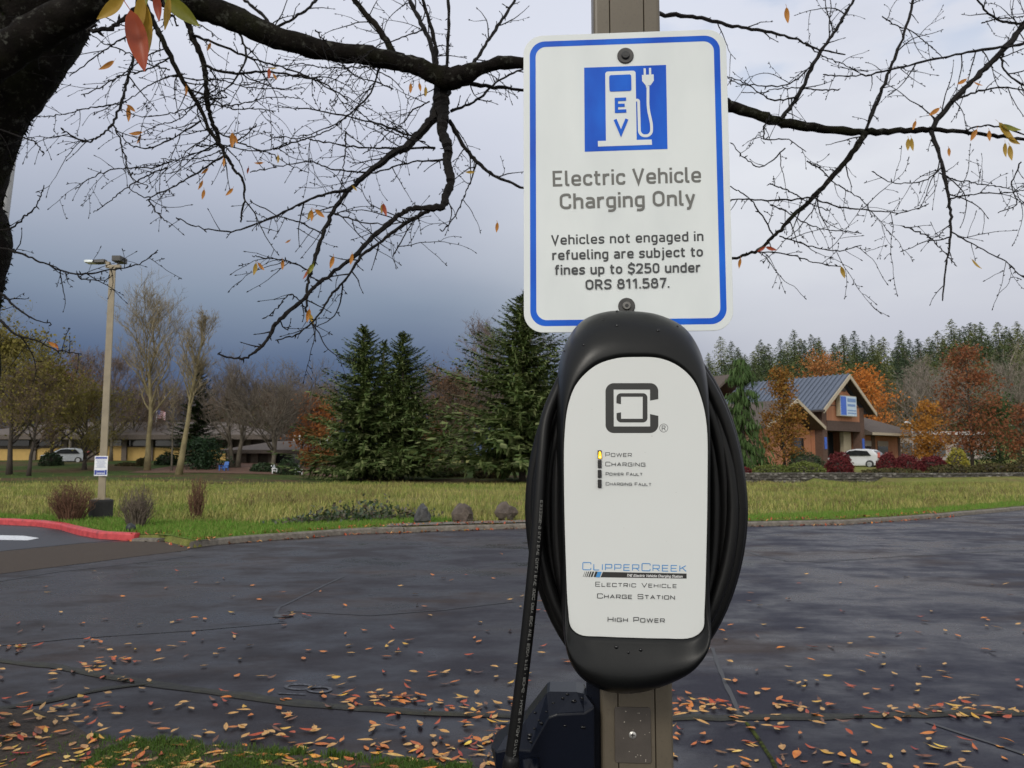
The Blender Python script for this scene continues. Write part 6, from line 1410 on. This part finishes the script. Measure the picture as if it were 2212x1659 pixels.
b([(600, -30), (650, 70), (705, 180), (780, 330), (850, 440), (910, 570), (960, 640), (1000, 720), (1050, 780), (1052, 880), (1040, 960)], A_, 3.5, 3.3, 15, 3.5, mossy=1.6)
b([(760, -20), (800, 70), (830, 150), (880, 270), (890, 370), (900, 470), (925, 545), (960, 640)], A_, 3.55, 3.45, 17, 8, mossy=1.6)
b([(610, 60), (590, 160), (575, 255), (555, 330), (530, 430), (490, 530), (430, 590), (370, 612), (300, 580), (265, 552)], A_, 3.4, 3.1, 9, 2.5, 7, mossy=.8)
b([(490, 540), (520, 610), (545, 690), (570, 770), (640, 805)], A_, 3.2, 3.1, 4, 2, 6)
b([(1920, 345, 50), (1906, 430, 38), (1914, 500, 27), (1908, 560, 23), (1936, 640, 22), (1930, 700, 20), (1948, 780, 20), (1926, 850, 18), (1900, 895, 15), (1790, 898, 11), (1740, 920, 11), (1690, 958, 11), (1600, 1036, 10), (1500, 1132, 9), (1380, 1222, 8), (1300, 1302, 8), (1200, 1390, 8), (1160, 1460, 7), (1100, 1520, 6), (1040, 1550, 5), (940, 1530, 3)], A_, 3.72, 3.2, 0, 0, 7, mossy=1.6)
b([(1910, 890), (1850, 910), (1750, 965), (1650, 1040), (1560, 1110), (1490, 1210), (1420, 1290), (1370, 1370), (1280, 1445), (1190, 1470)], A_, 3.65, 3.25, 11, 2.5, 8)
b([(1895, 450, 28), (1865, 520, 23), (1800, 592, 19), (1750, 640, 18), (1700, 662, 16), (1590, 748, 13), (1500, 830, 11), (1440, 912, 10), (1400, 1000, 9), (1370, 1090, 10), (1340, 1180, 8), (1325, 1270, 6), (1322, 1350, 4)], A_, 3.72, 3.4, 0, 0, 8, mossy=1.0)
b([(1510, 820), (1390, 842), (1280, 890), (1150, 950), (1000, 1000), (860, 980), (760, 940)], A_, 3.5, 3.15, 7, 2.2, 7)
b([(1880, 640), (1690, 640), (1500, 630), (1330, 602), (1180, 595)], A_, 3.7, 3.4, 5, 2, 9)
b([(1940, 520), (2010, 640), (2060, 700), (2130, 755), (2212, 790), (2330, 850)], A_, 3.72, 3.7, 11, 5, 9)
b([(2060, 700), (2030, 790), (2000, 860), (1960, 940), (1910, 1000)], A_, 3.72, 3.6, 4, 2, 7)
b([(880, 280), (1000, 318), (1150, 310), (1300, 330), (1400, 362), (1500, 430)], A_, 3.5, 3.3, 7, 3, 11)
b([(830, 150), (960, 200), (1080, 250), (1200, 285), (1330, 330), (1450, 400)], A_, 3.5, 3.7, 6, 2.5, 11)
b([(920, 560), (1040, 620), (1150, 650), (1240, 620)], A_, 3.45, 3.3, 4, 2, 10)
b([(970, 670), (860, 742), (760, 800), (640, 850), (560, 815)], A_, 3.4, 3.1, 5, 2, 7)
b([(645, 850), (672, 910), (722, 962)], A_, 3.2, 3.1, 3, 2, 5)
b([(870, 520), (740, 600), (640, 640), (560, 620), (500, 560)], A_, 3.45, 3.2, 4, 2, 9)
b([(730, 250), (640, 300), (520, 330), (430, 380), (350, 410)], A_, 3.45, 3.2, 4, 2, 7)
b([(640, 110), (520, 170), (420, 240), (300, 330)], A_, 3.4, 3.2, 5, 2, 9)
b([(800, 380), (900, 420), (1000, 470), (1100, 470), (1190, 480)], A_, 3.5, 3.4, 4, 2, 9)
b([(1695, 225), (1640, 130), (1570, 50), (1500, -50), (1450, -160)], A_, 3.68, 3.8, 15, 11, 7, mossy=.6)
b([(1880, 300), (1860, 190), (1810, 80), (1750, -40), (1700, -160)], A_, 3.7, 3.9, 11, 9, 8, mossy=.8)
b([(1890, 300), (1872, 150), (1832, 20), (1815, -100)], A_, 3.7, 3.6, 9, 8, 8, mossy=.8)
b([(1928, 300), (1940, 100), (1935, -60), (1932, -200)], A_, 3.72, 3.7, 8, 7, 5, mossy=3.0)
b([(2020, 310), (2080, 220), (2140, 130), (2212, 20), (2260, -80)], A_, 3.72, 3.9, 8, 6, 9)
b([(1980, 345), (2080, 370), (2212, 385), (2330, 400)], A_, 3.72, 3.8, 10, 6, 10)
b([(1950, 480), (2060, 430), (2150, 350), (2260, 300)], A_, 3.72, 3.9, 7, 4, 10)
b([(1180, 120), (1130, 60), (1060, 0), (1000, -80)], A_, 3.6, 3.7, 8, 6, 8)
b([(1150, 130), (1250, 90), (1340, 30), (1400, -50)], A_, 3.6, 3.7, 6, 5, 9)
b([(1000, 90), (1060, 200), (1050, 290), (980, 380), (900, 420)], A_, 3.6, 3.5, 6, 3, 9)
b([(1650, 260), (1600, 400), (1500, 500), (1400, 560), (1290, 590)], A_, 3.68, 3.5, 5, 2, 10)
b([(1800, 600), (1650, 540), (1480, 500), (1330, 470), (1270, 470)], A_, 3.7, 3.5, 5, 2, 9)
b([(1580, 745), (1430, 730), (1340, 700), (1200, 720), (1080, 745)], A_, 3.55, 3.3, 4, 2, 8)
b([(1440, 920), (1560, 960), (1680, 970), (1780, 950)], A_, 3.5, 3.4, 4, 2, 8)
b([(1390, 1010), (1290, 960), (1200, 930), (1080, 870)], A_, 3.5, 3.3, 3.5, 2, 8)
b([(1345, 1170), (1250, 1130), (1150, 1115), (1090, 1105)], A_, 3.45, 3.3, 3.5, 2, 8)
b([(1300, 1300), (1250, 1270), (1200, 1330), (1140, 1375)], A_, 3.4, 3.3, 3, 2, 5)
b([(1930, 690), (1780, 700), (1640, 740), (1560, 760)], A_, 3.7, 3.6, 5, 2.5, 9)
b([(1700, 1100), (1760, 1000), (1800, 930)], A_, 3.5, 3.6, 3, 3, 6)
# the finer web of secondary shoots between the limbs
for i in range(24):
    x = rgt.uniform(380, 2150); y = rgt.uniform(120, 760)-.12*abs(x-1300)*.3; a = rgt.uniform(-.5, .5)+rgt.choice((0, math.pi, math.pi, 2.3, .8)); st = rgt.uniform(70, 110); q = [(x, y)]
    for k in range(5): a += rgt.gauss(0, .25); q.append((q[-1][0]+st*math.cos(a), q[-1][1]+st*.75*math.sin(a)))
    Yd = rgt.uniform(3.3, 4.4); b(q, A_, Yd, Yd+rgt.uniform(-.3, .3), 3.4, 1.8, 7)
for i in range(9):
    x = rgt.uniform(950, 2200); y = rgt.uniform(60, 1000); a = rgt.uniform(-.6, .6)+rgt.choice((0, math.pi, 1.2)); st = rgt.uniform(60, 100); q = [(x, y)]
    for k in range(5): a += rgt.gauss(0, .25); q.append((q[-1][0]+st*math.cos(a), q[-1][1]+st*.75*math.sin(a)))
    Yd = rgt.uniform(3.4, 4.4); b(q, B_, Yd, Yd+rgt.uniform(-.3, .3), 3.2, 1.8, 6)
# low shoots at the left edge
b([(-120, 1000), (40, 990), (100, 940), (150, 900), (175, 850), (190, 800)], A_, 3.9, 3.6, 5, 2, 5)
b([(-140, 1050), (60, 1085), (170, 1130), (330, 1182), (480, 1165), (600, 1140), (682, 1080)], A_, 3.9, 3.4, 6, 2, 4)
b([(330, 1182), (360, 1205), (440, 1212), (475, 1200)], A_, 3.6, 3.5, 3, 2, 4)
b([(-140, 1220), (0, 1268), (60, 1320), (130, 1370), (222, 1402)], A_, 3.9, 3.6, 8, 2, 7)
b([(-140, 1330), (0, 1385), (60, 1440), (150, 1470), (250, 1512), (352, 1530)], A_, 3.9, 3.5, 7, 2, 7)
b([(-60, 540), (120, 600), (160, 625), (190, 662)], A_, 3.7, 3.5, 4, 2, 2)
# right of the sign
b([(1525, 575), (1440, 700), (1350, 800), (1280, 870), (1200, 950), (1130, 1022), (1060, 1082), (970, 1112), (860, 1130)], B_, 3.72, 3.4, 14, 5, 6)
b([(1530, 560), (1600, 380), (1650, 260), (1692, 150), (1730, 20), (1750, -70)], B_, 3.72, 3.8, 8, 5, 6)
b([(1160, 515), (1230, 420), (1300, 280), (1370, 170), (1430, 80), (1490, -30), (1540, -130)], B_, 3.7, 3.9, 10, 6, 6)
b([(500, 20), (640, 60), (800, 75), (950, 110), (1100, 135), (1230, 172), (1330, 215), (1440, 236)], B_, 3.8, 3.5, 11, 3, 8)
b([(1810, 560), (1900, 440), (2000, 340), (2100, 240), (2180, 150), (2260, 50)], B_, 3.75, 3.9, 11, 14, 9)
b([(1810, 565), (1850, 680), (1880, 820), (1895, 940), (1890, 1050), (1870, 1170), (1860, 1300)], B_, 3.75, 3.5, 10, 2.5, 8)
b([(1895, 1000), (2000, 1060), (2130, 1130), (2212, 1202), (2300, 1260)], B_, 3.6, 3.5, 3, 2, 5)
b([(1290, 855), (1130, 865), (950, 862), (840, 880)], B_, 3.55, 3.4, 4, 2.5, 8)
b([(1290, 850), (1400, 890), (1550, 910), (1690, 915), (1800, 880)], B_, 3.55, 3.4, 4, 2, 8)
b([(2240, 170), (2180, 195), (2000, 222), (1800, 262), (1600, 310), (1450, 330), (1345, 322)], B_, 3.9, 3.5, 8, 2.5, 9)
b([(2120, 230), (2125, 300), (2212, 370), (2300, 400)], B_, 3.85, 3.7, 5, 4, 10)
b([(1900, 440), (2000, 400), (2100, 380), (2240, 390)], B_, 3.75, 3.7, 5, 3, 10)
b([(2260, 90), (2150, 100), (2060, 60), (2000, -20)], B_, 3.9, 3.8, 6, 4, 10)
b([(1155, 1020), (1280, 1060), (1400, 1085), (1510, 1060)], B_, 3.5, 3.4, 3.5, 2, 7)
b([(1050, 1085), (1200, 1100), (1300, 1132), (1420, 1152)], B_, 3.45, 3.4, 3, 2, 7)
b([(1300, 280), (1200, 360), (1060, 372), (940, 350)], B_, 3.75, 3.6, 4, 2, 9)
b([(1230, 420), (1120, 430), (1010, 360), (930, 330)], B_, 3.72, 3.6, 4, 2, 8)
b([(1100, 510), (1090, 600), (1180, 600), (1270, 655)], B_, 3.7, 3.6, 4, 2, 6)
b([(1180, 640), (1080, 720), (1000, 680), (950, 620)], B_, 3.68, 3.5, 3.5, 2, 7)
b([(1130, 1020), (1060, 900), (1000, 840), (930, 800)], B_, 3.5, 3.5, 3.5, 2, 7)
b([(1885, 860), (2000, 840), (2150, 830), (2260, 810)], B_, 3.65, 3.5, 3.5, 2, 7)
b([(1860, 720), (1780, 780), (1640, 790), (1560, 740)], B_, 3.68, 3.5, 3, 2, 6)
b([(2200, 700), (2160, 800), (2180, 880), (2100, 920)], B_, 3.7, 3.6, 3, 2, 8)
b([(1950, 570), (2040, 540), (2150, 560), (2260, 600)], B_, 3.75, 3.7, 4, 3, 7)
moss.build('moss', moss_m, CTree, org=TB, fix=False)

# leaves still hanging
def hang_mat(name, a, b_, tr=.35):
    m = NT(name); c = m.ramp(m.noise(24, 4), [(.3, a), (.7, b_)]); m.set(c, .45, Specular_IOR_Level=.35); t = m.n('ShaderNodeBsdfTranslucent'); m.l(c, t.inputs[0]); x = m.n('ShaderNodeMixShader'); x.inputs[0].default_value = tr
    m.l(m.b.outputs[0], x.inputs[1]); m.l(t.outputs[0], x.inputs[2]); m.l(x.outputs[0], [q for q in m.t.nodes if q.type == 'OUTPUT_MATERIAL'][0].inputs[0]); return m.m
HL = {'o': hang_mat('hang_orange', (.40, .15, .02), (.56, .24, .04)), 'y': hang_mat('hang_yellow', (.36, .22, .03), (.46, .30, .05)), 'g': hang_mat('hang_olive', (.15, .16, .02), (.26, .25, .035)), 'r': hang_mat('hang_red', (.22, .028, .008), (.34, .060, .012), .15)}
def hang(x, y, conv, L, ang, key, Y=3.35, w=.40, curl=.5, label=None, face=None, tilt=0):
    """L = length in pixels of the crop, ang = direction of the tip on the picture, clockwise from down"""
    c = at(*conv(x, y), Y); l = L/2/F*Y; vs, fs = leaf_geo(l, l*w, curl, .5, 11)
    a = R(ang); tip = Vector((-math.sin(a), tilt, -math.cos(a))).normalized(); nrm = Vector((rgt.gauss(0, .35), -1, rgt.gauss(0, .25))) if face is None else Vector(face); nrm = (nrm-tip*nrm.dot(tip)).normalized(); sx = tip.cross(nrm)
    mb = MB(); mb.add([c+sx*v[0]+tip*v[1]+nrm*v[2] for v in vs], fs); o = mb.build('leaf', HL[key], CTree, org=TB, smooth=True, fix=False)
    if label: o['label'] = label
    return o
for x, y, L, a, k in ((465, 288, 80, 60, 'o'), (560, 498, 70, -5, 'o'), (572, 470, 50, -50, 'o'), (590, 580, 62, 85, 'o'), (605, 605, 46, 20, 'o'), (1165, 322, 50, 0, 'r'), (1180, 300, 34, 90, 'y'), (1190, 335, 34, -30, 'o'), (1005, 610, 70, 0, 'o'), (1022, 605, 44, -20, 'o'), (870, 803, 46, 25, 'o'), (880, 843, 46, 10, 'o'), (885, 740, 38, 50, 'o'), (993, 832, 46, 45, 'o'), (1350, 935, 50, 0, 'o'), (1384, 925, 56, -50, 'o'), (1338, 930, 50, 20, 'y'), (1120, 708, 40, 90, 'o'), (1068, 738, 30, 10, 'r'), (1104, 1165, 56, 10, 'y'), (1128, 1155, 44, -40, 'o'), (1222, 1146, 46, 0, 'o'), (1433, 1135, 56, 15, 'o'), (1520, 1122, 50, 10, 'o'), (1342, 1165, 60, 30, 'g'), (1325, 1190, 46, 30, 'r'), (1330, 1365, 60, 10, 'o'), (1345, 1380, 46, -20, 'y'), (1660, 910, 60, -15, 'r'), (1650, 905, 40, 0, 'y'), (1775, 385, 46, 0, 'o'), (1840, 400, 46, 0, 'y'), (1815, 380, 40, -10, 'o'), (2148, 985, 46, 5, 'o'), (235, 1493, 50, -60, 'o'), (250, 1500, 30, -20, 'r'), (903, 205, 40, 20, 'o'), (2030, 745, 40, 90, 'y'), (1535, 815, 30, -40, 'y'), (970, 705, 40, 0, 'o'), (1205, 690, 40, 0, 'y'), (810, 395, 50, 0, 'o'), (1245, 1045, 26, 60, 'o')):
    hang(x, y, A_, L, a, k)
for x, y, L, a, k in ((1185, 72, 76, -3, 'o'), (1820, 488, 60, 55, 'o'), (1735, 545, 44, 20, 'o'), (1710, 628, 56, 5, 'y'), (1724, 628, 60, -5, 'y'), (1990, 588, 62, 30, 'o'), (2060, 590, 50, 0, 'o'), (2130, 575, 110, -40, 'y'), (2150, 558, 90, -75, 'g'), (2125, 652, 66, 0, 'y'), (2150, 665, 70, -5, 'y'), (2165, 610, 60, -60, 'y'), (2000, 1146, 60, -45, 'y'), (1430, 1178, 54, -15, 'y'), (980, 1140, 46, 10, 'o'), (1075, 1080, 40, 60, 'r'), (1118, 1076, 50, -75, 'r'), (1940, 358, 50, 60, 'o'), (1888, 660, 40, 0, 'o'), (2010, 368, 40, -70, 'o')):
    hang(x, y, B_, L, a, k)
# the bright bunch hanging close to the lens
YB = 1.55
ob = rgt.getstate()
for x, y, L, a, k, w, tilt, lab in ((602, 190, 300, -15, 'r', .36, 0, 'large red leaf, lowest of the bright bunch'), (652, 135, 220, 0, 'y', .33, .2, 'long yellow leaf beside the red one'), (612, 75, 190, 15, 'y', .36, .3, 'yellow leaf half behind the red one'), (690, 35, 130, -5, 'r', .40, .2, 'orange-red leaf at the top of the bunch'), (722, 65, 150, 8, 'y', .24, .1, 'narrow yellow leaf edge-on in the bunch'), (790, 55, 190, -52, 'g', .42, .3, 'broad yellow-green leaf spreading to the right'), (488, 38, 170, 62, 'y', .40, .3, 'yellow-orange leaf spreading to the left'), (640, -30, 150, 0, 'g', .40, .2, None)):
    hang(x, y, A_, L, a, k, YB+rgt.uniform(-.04, .04), w, .35, lab, None, tilt)
b([(690, -300), (660, -160), (640, -60), (560, 60), (470, 120), (380, 135)], A_, 1.62, 1.62, 12, 9, 2, .03, .06)
b([(900, -500), (760, -400), (690, -300)], A_, 2.4, 1.62, 14, 12, 1)
b([(640, -40), (690, 10), (740, 50), (770, 110)], A_, 1.6, 1.6, 6, 4, 2, .03, .05)
